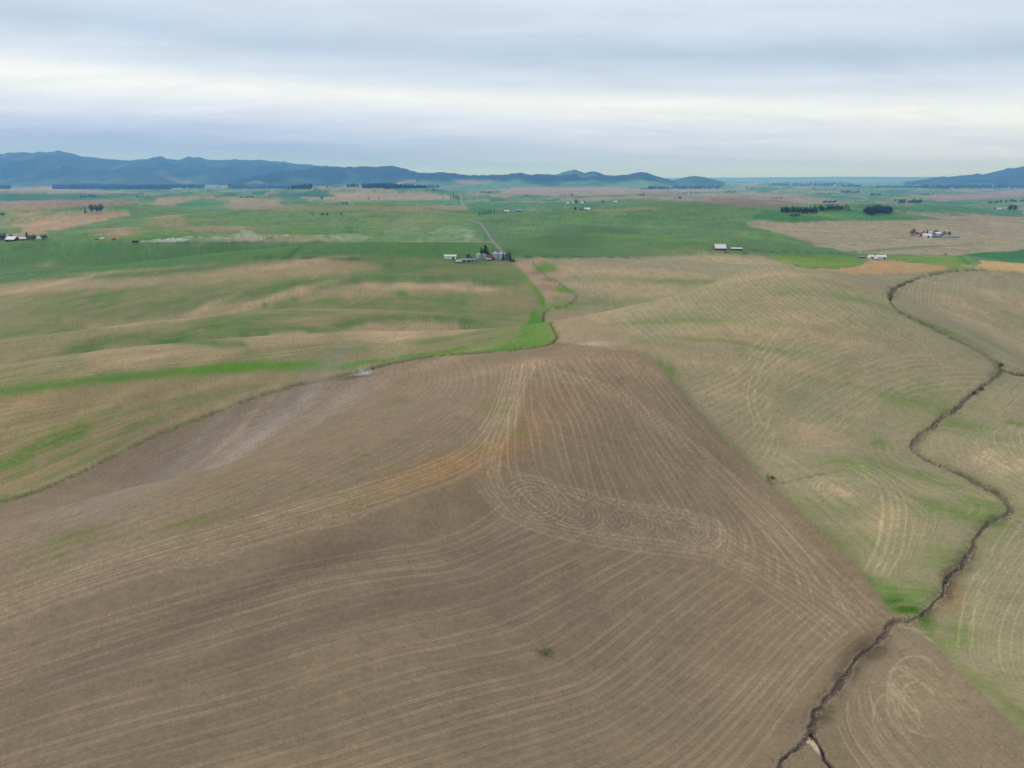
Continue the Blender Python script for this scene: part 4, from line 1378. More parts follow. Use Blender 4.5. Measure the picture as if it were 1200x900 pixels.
def make_tree(name, kind, mat, label, cat, seed, nleaf=320):
    rnd = np.random.default_rng(seed)
    rt = thing(name, label, cat, (0, 0, 0))
    tr = MB()
    if kind == 'conifer':
        tr.rings([(.030, 0), (.022, .35), (.008, .93)], 7)
        for k in range(10):                                  # bare limb stubs into the crown
            z = rnd.uniform(.12, .8); a = rnd.uniform(0, 6.28); l = .2 * (1 - z)
            d = np.array([math.cos(a), math.sin(a), -.15])
            p = np.array([0, 0, z]); sd_ = np.array([-math.sin(a), math.cos(a), 0]) * .006
            tr.add([p - sd_, p + sd_, p + d * l], [(0, 1, 2)])
        pts, nr = [], []
        wid = rnd.uniform(.17, .23)
        lob = rnd.uniform(0, 6.28, 14)
        for k in range(nleaf):
            z = .08 + .92 * rnd.uniform() ** 1.35
            tier = (z * 9) % 1
            rad = wid * (1 - z) ** .82 * (.72 + .42 * (1 - tier)) + .008
            a = rnd.uniform(0, 6.28)
            rad *= (.85 + .3 * math.sin(a * 3 + lob[int(z * 13)])) * math.sqrt(rnd.uniform(.3, 1))
            pts.append(np.array([rad * math.cos(a), rad * math.sin(a), min(z - .05 * rad, 1)]))
            n = np.array([math.cos(a) * .8, math.sin(a) * .8, .8]) + rnd.normal(size=3) * .35
            nr.append(n / np.linalg.norm(n))
        cr_ = MB(); leaf_quads(cr_, pts, nr, .045, rnd)
    else:
        prof = {'round': (.5, .42, .16, .62), 'wide': (.62, .5, .1, .55), 'poplar': (.12, .46, .08, .54), 'bush': (.75, .52, .02, .5)}[kind]
        rx, rz, tz, cz = prof
        tr.rings([(.035, 0), (.026, tz + .15), (.012, cz + rz * .4)], 7)
        for k in range(7):
            a = rnd.uniform(0, 6.28); z = rnd.uniform(tz, cz)
            e = np.array([rx * .6 * math.cos(a), rx * .6 * math.sin(a), min(.9, z + rz * .5)])
            p = np.array([0, 0, z]); s_ = np.array([-math.sin(a), math.cos(a), 0]) * .012
            tr.add([p - s_, p + s_, e, p + np.array([0, 0, .02])], [(0, 1, 2), (1, 3, 2), (3, 0, 2)])
        ncl = 16 if kind != 'poplar' else 12
        cen = []
        for k in range(ncl):
            while True:
                q = rnd.uniform(-1, 1, 3)
                if .2 < np.linalg.norm(q) < 1:
                    break
            cen.append((np.array([q[0] * rx * .72, q[1] * rx * .72, cz + q[2] * rz * .78]), rnd.uniform(.24, .42) * min(rx, rz) * 1.25))
        pts, nr = [], []
        for k in range(nleaf):
            c0, rad = cen[k % ncl]
            d = rnd.normal(size=3); d /= np.linalg.norm(d)
            p = c0 + d * rad * rnd.uniform(.6, 1.05)
            p[2] = max(p[2], tz * .6)
            pts.append(p)
            n = d + rnd.normal(size=3) * .5 + np.array([0, 0, .3])
            nr.append(n / np.linalg.norm(n))
        cr_ = MB(); leaf_quads(cr_, pts, nr, .055 if kind != 'poplar' else .04, rnd)
    tr.build('trunk', M_['bark'], rt)
    cr_.build('crown', mat, rt)
    return rt


PROTO = {}
SPEC = {'conifer': ('conifer_tree', 'conifer', 'conifer'), 'conifer2': ('conifer_tree', 'conifer', 'conifer_light'), 'round': ('broadleaf_tree', 'round', 'leaf'),
        'dark': ('broadleaf_tree', 'wide', 'leaf_dark'), 'poplar': ('poplar_tree', 'poplar', 'conifer'), 'bush': ('bush', 'bush', 'leaf_dark'), 'scrub': ('bush', 'bush', 'scrub')}


def tree(kind, px, py, hpx, label, group=None, cat=None, wide=1.0):
    nm, k, mt = SPEC[kind]
    p = at(px, py)
    h = min(max(hpx * mpp(p), 0.8), 34.0)
    cat = cat or ('bush' if nm == 'bush' else 'tree')
    w = h * wide
    rz = random.uniform(0, 6.28)
    if kind not in PROTO:
        o = make_tree(nm, k, M_[mt], label, cat, len(PROTO) + 3)
        PROTO[kind] = o
        o.location = (p[0], p[1], p[2] - .1)
        o.rotation_euler = (0, 0, rz)
        o.scale = (w, w, h)
        if group:
            o['group'] = group
        return o
    o = dup(PROTO[kind], (p[0], p[1], p[2] - .1), rz, (w, w, h), label, group)
    o['category'] = cat
    return o


def grove(kinds, boxes, hpx, label, group):
    """boxes: (x0, x1, y, count, slope)"""
    for x0, x1, y, n, dy in boxes:
        for k in range(n):
            t = (k + .5) / n
            x = x0 + (x1 - x0) * t + random.uniform(-.6, .6) * (x1 - x0) / n
            tree(random.choice(kinds), x, y + dy * t + random.uniform(-.5, .5), hpx * random.uniform(.75, 1.15), label, group, 'tree', random.uniform(.85, 1.25))


# ------------------------------------------------------------------ farm buildings
def gable(name, label, cat, px, py, w, d, wall, rise, mw, mr, rz=0.0, doors=(), windows=(), group=None, lean=False, sink=.4):
    """w along the ridge (local x), d across; front faces local -y; doors (x, width, height), windows (x, z)"""
    p = at(px, py)
    rz = rz - math.atan2(p[0], p[1]) * 0.5
    rt = thing(name, label, cat, (p[0], p[1] + d / 2, p[2] - .15), rz, group)
    b = MB()
    hw, hd = w / 2, d / 2
    t = .25
    zt = wall + rise
    b.add([(-hw, -hd, -sink), (hw, -hd, -sink), (hw, hd, -sink), (-hw, hd, -sink), (-hw, -hd, wall), (hw, -hd, wall), (hw, hd, wall), (-hw, hd, wall), (-hw, 0, zt), (hw, 0, zt)],
          [(0, 1, 5, 4), (2, 3, 7, 6), (1, 2, 6, 9, 5), (3, 0, 4, 8, 7), (0, 3, 2, 1)])
    b.build('wall', mw, rt)
    r = MB()
    o = .5
    for sg in (-1, 1):
        ye = sg * (hd + o); ze = wall - rise / hd * o
        vs = [(-hw - o, 0, zt + .03), (hw + o, 0, zt + .03), (hw + o, ye, ze + .03), (-hw - o, ye, ze + .03)]
        vs += [(x, y, z + t) for x, y, z in vs]
        r.add(vs, [(0, 1, 2, 3), (7, 6, 5, 4), (0, 4, 5, 1), (1, 5, 6, 2), (2, 6, 7, 3), (3, 7, 4, 0)])
    ro = r.build('roof', mr, rt)
    rc = MB()
    rc.box(-hw - o - .02, hw + o + .02, -.3, .3, zt + t - .08, zt + t + .1)
    rc.build('ridge_cap', mr, ro)
    for x, dw, dh in doors:
        q = MB(); q.box(x - dw / 2, x + dw / 2, -hd - .08, -hd + .05, -.1, dh)
        dr = q.build('door', M_['dark_wood'] if mw is not M_['dark_wood'] else M_['dark'], rt)
        fr = MB().ring_frame(x - dw / 2, x + dw / 2, -.08, dh, .15, -hd - .12, -hd + .04)
        fr.build('frame', M_['white_paint'], dr)
    for x, z in windows:
        q = MB(); q.box(x - .6, x + .6, -hd - .05, -hd + .05, z, z + 1.2)
        wn = q.build('window', M_['glass'], rt)
        fr = MB().ring_frame(x - .6, x + .6, z, z + 1.2, .15, -hd - .09, -hd + .04)
        fr.build('frame', M_['white_paint'], wn)
    return rt


def grain_bin(label, px, py, rad, h, cone, group=None):
    p = at(px, py)
    rt = thing('grain_bin', label, 'grain bin', (p[0], p[1] + rad, p[2] - .1), random.uniform(0, .5), group)
    prof = []
    n = max(8, int(h / .55))
    for k in range(n):
        z0, z1 = h * k / n, h * (k + 1) / n
        prof += [(rad, z0 + (z1 - z0) * .1), (rad + .07, z0 + (z1 - z0) * .5), (rad, z0 + (z1 - z0) * .9)]
    b = MB(); b.rings([(rad, -.4)] + prof + [(rad, h)], 26)
    b.build('wall', M_['galvanised'], rt)
    r = MB(); r.rings([(rad + .25, h - .05), (rad + .22, h + .12), (rad * .55, h + cone * .5), (.5, h + cone)], 26)
    ro = r.build('roof', M_['galvanised'], rt)
    c = MB(); c.rings([(.45, h + cone - .05), (.5, h + cone + .35), (.1, h + cone + .5)], 12)
    c.build('cap', M_['galvanised'], ro)
    rb = MB()
    for k in range(13):
        a = 2 * math.pi * k / 13
        ca, sa = math.cos(a), math.sin(a)
        rb.add([((rad + .1) * ca - .05 * sa, (rad + .1) * sa + .05 * ca, h + .25), ((rad + .1) * ca + .05 * sa, (rad + .1) * sa - .05 * ca, h + .25), (.55 * ca, .55 * sa, h + cone + .04)], [(0, 1, 2)])
    rb.build('seam', M_['grey_metal'], ro)
    q = MB(); q.box(-.6, .6, -rad - .16, -rad + .1, .3, 2.3)
    q.build('door', M_['grey_metal'], rt)
    l = MB(); l.box(rad * .55 - .05, rad * .55 + .05, -rad * .9 - .12, -rad * .9, 0, h + .1); l.box(rad * .55 + .4, rad * .55 + .5, -rad * .84 - .12, -rad * .84, 0, h + .1)
    for k in range(int(h / .6)):
        l.box(rad * .55, rad * .55 + .45, -rad * .87 - .1, -rad * .87 - .04, .3 + k * .6, .36 + k * .6)
    l.build('ladder', M_['grey_metal'], rt)
    return rt


def truck(name, label, cat, px, py, rz, body, L=6.5, box_h=1.9, cargo=None):
    p = at(px, py)
    rt = thing(name, label, cat, (p[0], p[1], p[2]), rz)
    c = MB()
    x1 = L / 2
    c.add([(x1 - 1.9, -1.1, .6), (x1, -1.1, .6), (x1, 1.1, .6), (x1 - 1.9, 1.1, .6), (x1 - 1.9, -1.1, 1.35), (x1, -1.05, 1.25), (x1, 1.05, 1.25), (x1 - 1.9, 1.1, 1.35),
           (x1 - 1.75, -.95, 2.2), (x1 - .75, -.95, 2.15), (x1 - .75, .95, 2.15), (x1 - 1.75, .95, 2.2)],
          [(0, 3, 2, 1), (0, 1, 5, 4), (1, 2, 6, 5), (2, 3, 7, 6), (3, 0, 4, 7), (4, 5, 9, 8), (5, 6, 10, 9), (6, 7, 11, 10), (7, 4, 8, 11), (8, 9, 10, 11)])
    cab = c.build('cab', body, rt)
    w = MB(); w.add([(x1 - .03, -.85, 1.36), (x1 - .03, .85, 1.36), (x1 - .66, .8, 2.08), (x1 - .66, -.8, 2.08)], [(0, 1, 2, 3)])
    w.build('windscreen', M_['glass'], cab)
    k = MB(); k.box(-L / 2, x1 - 2.0, -1.2, 1.2, .75, .75 + box_h)
    k.build('cargo_box', cargo or body, rt)
    for x in (x1 - .95, -L / 2 + 1.1):
        for y in (-1.05, 1.05):
            t = MB(); t.axle(x, y, .48, .48, .3)
            wh = t.build('wheel', M_['tyre'], rt)
            rim = MB(); rim.axle(x, y + math.copysign(.02, y), .48, .24, .32)
            rim.build('rim', M_['galvanised'], wh)
    return rt


# --- main farmstead beside the road
ROAD = wline([(549, 257.5), (556, 259.5), (563, 262), (567, 267), (571, 273), (577, 282), (583, 289), (589, 295.5), (593, 300.5), (597, 305)], 1.5)


def ribbon(P, w, mat, lift, name):
    P = resamp(P, max(12, int(np.hypot(*np.diff(P, axis=0).T).sum() / 4)))
    P = smooth_line(P, 6)
    A, B = offset(P, w / 2), offset(P, -w / 2)
    mid_ = P
    z = np.array([max(ground_z(*a), ground_z(*b), ground_z(*c)) for a, b, c in zip(A, B, mid_)])
    z = np.convolve(np.pad(z, 2, mode='edge'), np.ones(5) / 5, 'valid') + lift
    vs = np.concatenate([np.column_stack([A, z]), np.column_stack([mid_, z + .08]), np.column_stack([B, z]),
                         np.column_stack([offset(P, w / 2 + 1.2), z - lift - 1.0]), np.column_stack([offset(P, -w / 2 - 1.2), z - lift - 1.0])])
    n = len(P)
    fs = []
    for k in range(n - 1):
        for a, b in ((3, 0), (0, 1), (1, 2), (2, 4)):
            fs.append((a * n + k, a * n + k + 1, b * n + k + 1, b * n + k))
    m = MB(); m.add(vs, fs)
    o = m.build(name, mat)
    o['kind'] = 'structure'
    return o


ribbon(ROAD, 4.8, M_['asphalt'], .25, 'road')
ribbon(wline([(470, 283.4), (500, 283.2), (560, 283), (577, 283.4)], 4), 3.2, M_['gravel'], .12, 'gravel_road')

Wm, Wp, Rd, Gm, Gv, Dw, Rr = (M_[k] for k in ('white_metal', 'white_paint', 'red_paint', 'grey_metal', 'galvanised', 'dark_wood', 'rust_roof'))
gable('shed', 'long low bright white shed alone in the green field left of the silver grain bins', 'shed', 527.5, 303.4, 12, 5, 3.0, 1.0, Wp, Wm, 0, doors=[(3, 2, 2.2)])
gable('shed', 'low grey open machine shed beside the dark shrub left of the grain bins', 'shed', 546, 307, 11, 6, 2.2, 1.0, Gm, Gm, .15, doors=[(-2.5, 3, 1.9), (2.5, 3, 1.9)])
gable('shed', 'small grey lean shed at the right end of the low machine shed row', 'shed', 553, 306.5, 7, 5, 2.2, 1.1, Gm, Gm, -.1, doors=[(0, 2.6, 1.9)])
truck('truck', 'small pale truck parked at the left end of the low grey machine sheds', 'truck', 538, 307.5, .1, Wp)
tree('round', 549, 304.5, 7, 'small green tree standing behind the low grey machine shed')
tree('bush', 553, 304.8, 4, 'dark round bush behind the small grey lean shed', wide=1.3)
tree('poplar', 568.8, 299.5, 15, 'tall narrow poplar, the tallest tree of the farmyard by the road', wide=1.2)
tree('conifer', 564.2, 300.5, 10.5, 'dark pointed conifer left of the tall poplar in the farmyard', wide=1.3)
tree('dark', 568, 301, 9, 'broad dark tree at the foot of the tall poplar', wide=.95)
tree('dark', 571.3, 301, 7.4, 'lower dark tree on the right of the poplar, behind the red roofed house', wide=.9)
grain_bin('shorter silver grain bin, left one of the pair under the dark farmyard trees', 561.3, 303.5, 3.1, 4.6, 1.4)
grain_bin('shorter silver grain bin, right one of the pair under the dark farmyard trees', 567.2, 303.2, 2.5, 4.4, 1.2)
gable('farmhouse', 'small white farmhouse with rusty red roof between the two pairs of grain bins', 'house', 571.8, 303, 6.5, 6, 2.4, 1.7, Wp, Rr, .3, windows=[(-1.8, .9), (1.8, .9)], doors=[(0, 1, 2)])
truck('truck', 'white pickup truck parked in front of the red roofed farmhouse', 'truck', 573, 304.6, .4, Wp, L=5.4, box_h=.7)
truck('truck', 'red farm truck with dark box parked left of the tall grain bins', 'truck', 576.3, 303.8, -.3, M_['red_vehicle'], cargo=M_['blue_vehicle'])
grain_bin('tall silver grain bin, left one of the big pair beside the road', 580.6, 304, 3.6, 6.0, 1.8)
grain_bin('tall silver grain bin, right one of the big pair beside the road', 587.0, 304.4, 3.7, 5.8, 1.8)
p = at(583.7, 303.2)
rt = thing('storage_tank', 'narrow upright white tank squeezed between the two tall grain bins', 'tank', (p[0], p[1] + 1.5, p[2]), 0)
b = MB(); b.rings([(.75, -.3), (.75, 4.2), (.6, 4.6), (.2, 4.8)], 16); b.build('tank_body', Wp, rt)
b = MB(); b.rings([(.18, 4.78), (.18, 5.1)], 10); b.build('vent', Gv, rt)
b = MB(); b.box(-1.0, 1.0, -1.0, 1.0, -.4, .12); b.build('base_slab', M_['gravel'], rt)
tree('conifer2', 589.8, 304.5, 8.0, 'dark conifer close against the right side of the tall grain bins', wide=1.1)
tree('bush', 588.6, 305.6, 2.0, 'low dark bush at the foot of the right tall grain bin', wide=1.3)
tree('dark', 595, 303.5, 7.0, 'rounded dark tree right of the road bend, left of its conifer neighbour', wide=1.1)
tree('conifer', 597.6, 303.8, 8.6, 'pointed dark conifer right of the road bend at the field corner', wide=1.3)
tree('bush', 599.5, 305.6, 2.2, 'dark bush at the field corner just right of the road end', wide=1.3)
tree('bush', 602, 307, 2.0, 'lowest dark bush on the ditch bank below the road end', wide=1.2)
truck('truck', 'small dark pickup parked by the ditch at the end of the road', 'truck', 600.6, 306.4, .7, M_['blue_vehicle'], L=5.2, box_h=.6)

# --- red barn and its shed on the green slope
gable('barn', 'red barn with big white metal roof on the green slope', 'barn', 844.8, 293.5, 12.5, 11, 2.8, 4.2, Rd, Wm, .05, doors=[(0, 2.6, 2.4)])
gable('shed', 'low black sided shed with thin white roof right of the red barn', 'shed', 863.5, 293.2, 12.5, 5, 2.0, .8, Dw, Wm, 0, doors=[(-3, 2, 1.7), (3, 2, 1.7)])

# --- farm in the grey field on the right
gable('barn', 'white barn with reddish roof next to the big tree at the right hand farm', 'barn', 1079, 276.5, 15, 9, 3.4, 2.8, Wp, Rr, .2, doors=[(0, 3, 2.8)])
gable('barn', 'large white metal shed with dark doorway in the middle of the right hand farm', 'barn', 1088.5, 278.6, 14, 12, 4.2, 2.2, Wp, Wm, -.25, doors=[(2, 3.2, 3.2)])
gable('shed', 'tiny white shed behind the large white metal shed of the right hand farm', 'shed', 1091, 273.6, 4, 4, 2.4, 1.0, Wp, Wm, 0, doors=[(0, 1.2, 1.9)])
gable('farmhouse', 'white farmhouse with windows between the trees of the right hand farm', 'house', 1099.5, 276.3, 10, 8, 4.2, 2.2, Wp, Wm, -.1, windows=[(-3, 1), (0, 1), (3, 1), (-3, 2.7), (3, 2.7)], doors=[(1.5, 1, 2)])
gable('shed', 'long dark blue grey shed below the white house of the right hand farm', 'shed', 1099, 278.2, 12, 6, 2.2, 1.0, M_['blue_vehicle'], Gm, 0, doors=[(0, 3, 2)])
for k, x in enumerate((1107, 1109.8, 1112.6, 1115.4, 1118.2, 1121, 1123.6)):
    w = ('first and leftmost', 'second from left', 'third from left', 'middle', 'fifth from left', 'second last', 'last and rightmost')[k] if False else \
        ('leftmost', 'second from the left', 'third from the left', 'middle', 'third from the right', 'second from the right', 'rightmost')[k]
    grain_bin(w + ' of the low grey bins lined up at the right hand farm', x, 278.7, 2.0, 2.6, .9, 'row of low grey bins at the right hand farm')
tree('dark', 1069.8, 276.5, 7, 'big dark tree at the left end of the right hand farm', wide=1.05)
tree('bush', 1075, 276, 2.6, 'low bush between the big dark tree and the red roofed barn', wide=1.2)
tree('round', 1082, 273.6, 2.6, 'small tree behind the barn with the reddish roof')
tree('conifer', 1086.3, 275, 5.2, 'pointed conifer behind the large white metal shed', wide=1.2)
tree('dark', 1094.6, 277, 4.5, 'dark tree between the large white shed and the white house', wide=.9)
tree('dark', 1095.5, 273.4, 3.2, 'broad tree behind the white house, on its left', wide=1.3)
tree('dark', 1098, 273, 3.0, 'broad tree behind the white house, on its right', wide=1.3)
tree('round', 1103.5, 277.3, 2.6, 'light green bushy tree left of the row of grey bins', wide=1.4)
tree('dark', 1106.5, 275.6, 4, 'dark tree behind the left end of the row of grey bins', wide=.9)
tree('dark', 1112, 276.4, 4.4, 'dark tree behind the middle of the row of grey bins', wide=.9)

# --- small farm by the bright green patch
gable('shed', 'small white shed left of the long white barn by the lime green patch', 'shed', 1021.8, 303, 6.5, 6, 2.6, 1.4, Wp, Wm, .3, doors=[(0, 2, 2)])
gable('barn', 'long bright white barn at the edge of the tan field below the lime green patch', 'barn', 1033.6, 303.9, 10.5, 8, 3.2, 1.6, Wp, Wm, .12, doors=[(-3, 2, 2.4), (3, 2, 2.4)])
truck('truck', 'white truck parked just left of the long white barn', 'truck', 1028, 304.2, .4, Wp)
gable('shed', 'low weathered dark shed left of the two white farm sheds', 'shed', 1010, 302.4, 7, 4, 1.6, .7, Dw, Gm, 0, doors=[(0, 2, 1.4)])
tree('scrub', 1014.5, 301.8, 1.8, 'yellowish bush behind the low weathered dark shed')
tree('bush', 1059, 304.8, 1.2, 'single low dark bush on the lime green patch right of the white barn', wide=1.6)
tree('bush', 1107.5, 299.4, 2.2, 'lone dark bush on the green verge right of the lime patch', wide=1.3)

# --- farm at the left edge
gable('barn', 'dark barn with pale metal roof turned sideways at the left edge farm', 'barn', 12.5, 283, 14, 10, 2.8, 3.4, Dw, Wm, -.55, doors=[(0, 3, 2.6)])
gable('shed', 'white roofed shed between the dark barn and the trees of the left edge farm', 'shed', 26.5, 281.8, 9, 7, 2.4, 1.8, M_['rust_roof'], Wm, 0, doors=[(0, 2, 2)])
gable('farmhouse', 'tiny cream cottage between two dark trees at the left edge farm', 'house', 45.6, 281.6, 4.5, 5, 2.6, 1.6, M_['yellow_paint'], Wp, 0, windows=[(-1.2, .9)], doors=[(.8, .9, 1.9)])
tree('dark', 1.5, 281.6, 6, 'dark tree cut by the left edge of the picture', wide=1.1)
tree('dark', 5.5, 281.4, 6.5, 'dark tree touching the left side of the dark barn', wide=1.0)
tree('dark', 13, 279.2, 4, 'broad tree behind the dark barn of the left edge farm', wide=1.2)
tree('poplar', 32, 281.4, 9.5, 'tall slim poplar at the left edge farm', wide=1.0)
tree('dark', 35, 281.6, 5, 'bushy tree just right of the slim poplar', wide=1.1)
tree('dark', 40, 281.5, 5.5, 'big rounded dark tree left of the cream cottage', wide=1.2)
tree('dark', 50, 280.6, 4.2, 'rounded tree just right of the cream cottage', wide=1.2)
tree('round', 54, 280.4, 4.6, 'looser greyish tree at the right end of the left edge farm', wide=.9)
tree('bush', 3, 253, 3.2, 'dark bush on the pale hill above the left edge farm', wide=1.3)
tree('bush', 113, 281.2, 1.4, 'low flat bush left of the small white shed in the green field', wide=2.4)
gable('shed', 'very small white shed in the green field left of the dust trail', 'shed', 119.5, 280.8, 4, 3, 1.6, .8, Wp, Wm, 0, doors=[(0, 1, 1.4)])
gable('shed', 'very small red brown shed just left of the vehicle raising dust', 'shed', 133, 281.5, 4, 3, 1.6, .8, Rr, Rr, 0, doors=[(0, 1, 1.4)])

# --- four trees on the left hill
for x, h, kd, lb in ((100.3, 7.5, 'conifer2', 'slim tree standing apart at the left of the four on the left hill'), (107.8, 9, 'round', 'second tree from the left of the four on the left hill'),
                     (113.8, 8.5, 'round', 'third tree from the left of the four on the left hill'), (118.8, 9.5, 'round', 'rightmost and tallest of the four trees on the left hill')):
    tree(kd, x, 250.2, h, lb, 'four trees on the left hill', wide=.75)
tree('dark', 378, 252.6, 3.4, 'left half of the dark clump on the slope above the dust trail', 'dark bushes on the slope above the dust trail', wide=1.2)
tree('dark', 383.5, 252.6, 3.2, 'right half of the dark clump on the slope above the dust trail', 'dark bushes on the slope above the dust trail', wide=1.2)
tree('bush', 399.5, 251.8, 2.4, 'lone dark bush right of the dark clump above the dust trail', 'dark bushes on the slope above the dust trail', wide=1.4)
tree('bush', 367, 251.8, 1.2, 'smallest bush left of the dark clump above the dust trail', 'dark bushes on the slope above the dust trail', wide=1.6)
tree('conifer', 402.5, 239.6, 3.2, 'pointed tree at the far white house on the tan strip', wide=1.2)
tree('dark', 406, 239.6, 3.0, 'broad tree left of the far white house on the tan strip', wide=1.1)
gable('farmhouse', 'far white house beside two dark trees on the tan strip', 'house', 411, 239.2, 9, 8, 4, 3, Wp, Gm, 0, windows=[(-2, 1)], doors=[(1, 1, 2)])
tree('bush', 432, 233.6, 1.8, 'dark bush on the far tan field right of the white house', wide=1.8)
tree('bush', 444, 233.4, 1.8, 'small reddish field bush at the middle of the far tan field', wide=1.0)
for x, h in ((528.5, 3.6), (531.5, 5.4), (534.5, 5.2), (537, 4)):
    tree('conifer', x, 233, h, 'dark conifer in the tight clump at the end of the far tan field', 'conifer clump at the end of the far tan field', wide=1.3)
tree('bush', 520, 233, 1.4, 'low bush left of the far conifer clump', wide=1.5)

# --- row of conifers and far buildings right of the road
for k in range(6):
    tree('conifer', 561.5 + k * 2.7, 252 - k * .35, random.uniform(3.6, 4.6), 'dark conifer in the short row beside the far tan yard', 'row of conifers beside the far tan yard', wide=1.3)
tree('dark', 579, 249.5, 2.6, 'broad tree at the right end of the conifer row', wide=1.2)
tree('dark', 590, 248.4, 1.8, 'low tree left of the far white machine shed', wide=1.5)
gable('shed', 'far long white machine shed right of the conifer row', 'shed', 593.5, 248.3, 14, 9, 2.6, 1.6, Wp, Wm, 0, doors=[(0, 3, 2.2)])
gable('barn', 'far grey blue barn at the right end of the tan yard', 'barn', 607.5, 248.2, 20, 12, 4, 2.4, Gm, Gm, 0, doors=[(-4, 4, 3), (4, 4, 3)])
gable('barn', 'far tan sided barn just right of the conifer row', 'barn', 582.6, 248.9, 9, 9, 3.6, 2, M_['yellow_paint'], Rr, 0, doors=[(0, 3, 2.6)])
for x, y, h, lb in ((674, 246.6, 3.8, 'rounded dark tree left of the far white house on the green rise'), (680, 246.8, 2.6, 'small dark tree touching the far white house on the green rise'),
                    (683.5, 246.8, 3.4, 'dark tree right behind the far white house on the green rise'), (675, 238.6, 4.6, 'tall dark tree among the far white sheds'),
                    (684.5, 238, 2.4, 'low dark tree at the right of the far white sheds'), (706.5, 237.8, 3, 'lone dark tree left of the far white roof on the tan field'),
                    (726, 237, 1.8, 'small bush right of the far white roof on the tan field')):
    tree('dark', x, y, h, lb, wide=1.1)
for x, y, w, lb in ((687.5, 246.6, 15, 'far white house with trees on the green rise'), (665.3, 239, 7, 'leftmost of the far white sheds above the green rise'), (672, 238.4, 8, 'middle of the far white sheds above the green rise'),
                    (682.4, 238.4, 10, 'rightmost of the far white sheds above the green rise'), (721.5, 237, 14, 'far white roofed barn on the tan field')):
    gable('barn' if w > 12 else 'shed', lb, 'barn' if w > 12 else 'shed', x, y, w, 9, 3.2, 2.2, Wp, Wm, 0, doors=[(0, 2.4, 2.4)])
for x in (658, 662, 667, 669.5, 671):
    tree('conifer', x, 229.6, random.uniform(2.4, 3.6), 'far dark tree in the loose row above the white sheds', 'loose row of far trees above the white sheds', wide=1.3)
for x in (749.5, 751.5, 754):
    tree('conifer', x, 229.4, random.uniform(2.6, 3.8), 'far dark tree in the small trio on the brown field', 'trio of far trees on the brown field', wide=1.4)
tree('bush', 823, 232, 1.2, 'tiny lone bush on the far brown field', wide=1.4)

# --- groves on the right
grove(['conifer2', 'dark', 'dark'], [(915, 935, 249, 11, 0), (935, 958, 250, 12, 0), (916, 956, 248, 9, 0)], 5.4, 'dark tree in the left half of the long grove on the knoll', 'left half of the long grove on the knoll')
grove(['conifer2', 'dark'], [(952, 972, 247, 9, 0), (972, 992, 246.4, 9, -.6), (954, 990, 246, 6, 0)], 4.8, 'dark tree in the right half of the long grove on the knoll', 'right half of the long grove on the knoll')
tree('dark', 995.3, 247.6, 2.8, 'single tree just beyond the right end of the long grove', wide=1.0)
grove(['dark', 'bush'], [(925, 936, 253.4, 5, .4)], 3.2, 'low dark tree in the small clump below the long grove', 'small clump below the long grove')
grove(['dark'], [(1014, 1043, 250.6, 13, 0), (1013, 1044, 249.4, 12, 0), (1018, 1040, 248, 8, 0), (1019, 1023, 252.6, 2, 0)], 6.2, 'dark tree in the compact oval grove on the knoll', 'compact oval grove on the knoll')
grove(['dark'], [(964, 980, 238, 9, 0)], 2.8, 'dark tree in the low far grove behind the long grove', 'low far grove behind the long grove')
grove(['conifer2', 'dark'], [(1052, 1062, 238.2, 6, 0), (1065, 1078, 238.4, 8, 0)], 4.0, 'dark upright tree in the far double row on the green plain', 'far double row on the green plain')
tree('dark', 1049, 236, 2.2, 'small tree just left of the far double row of trees', wide=1.2)
grove(['dark'], [(1159, 1174, 238.4, 9, -.9), (1177, 1180, 237.2, 2, 0), (1184, 1192, 237, 5, 0), (1195, 1204, 236.6, 4, 0)], 2.4, 'dark tree in the far hedge line at the right edge', 'far hedge line at the right edge')
grove(['conifer', 'dark'], [(1183, 1191, 246, 6, 0)], 4.6, 'dark tree in the tight clump below the far hedge line', 'tight clump below the far hedge line')
tree('conifer', 1181.5, 245, 3.4, 'slim conifer left of the tight clump below the hedge line', wide=1.2)
gable('barn', 'far bright white roofed barn left of the tight tree clump at the right edge', 'barn', 1171.4, 245.2, 13, 9, 2.6, 2, Wp, Wm, 0, doors=[(0, 3, 2.2)])
tree('bush', 1166.5, 245, 1.6, 'low bush just left of the far bright white barn', wide=1.4)
grove(['dark', 'conifer'], [(986, 1006, 227, 9, -.2)], 3.0, 'far dark tree in the thin belt beyond the brown field', 'thin belt beyond the brown field')
grove(['dark'], [(1019, 1031, 229.4, 6, 0)], 2.4, 'far dark tree in the short belt on the green flat', 'short belt on the green flat')
grove(['dark'], [(750, 790, 222, 12, .6), (795, 835, 221.2, 14, 0)], 2.2, 'far dark tree in the belt below the single butte', 'belt below the single butte')
grove(['dark', 'conifer'], [(793, 806, 227.4, 5, 0), (808, 816, 227.2, 4, 0)], 2.2, 'far tree around the white speck of a house on the brown plain', 'far trees around a house on the brown plain')
gable('farmhouse', 'far white house among small trees on the brown plain', 'house', 793.5, 227, 12, 9, 5, 3, Wp, Gm, 0, windows=[(-3, 1)], doors=[(1, 1, 2)])
grove(['dark'], [(849, 864, 225.4, 6, 0)], 1.6, 'far low tree in the flat dark belt on the brown plain', 'flat dark belt on the brown plain')

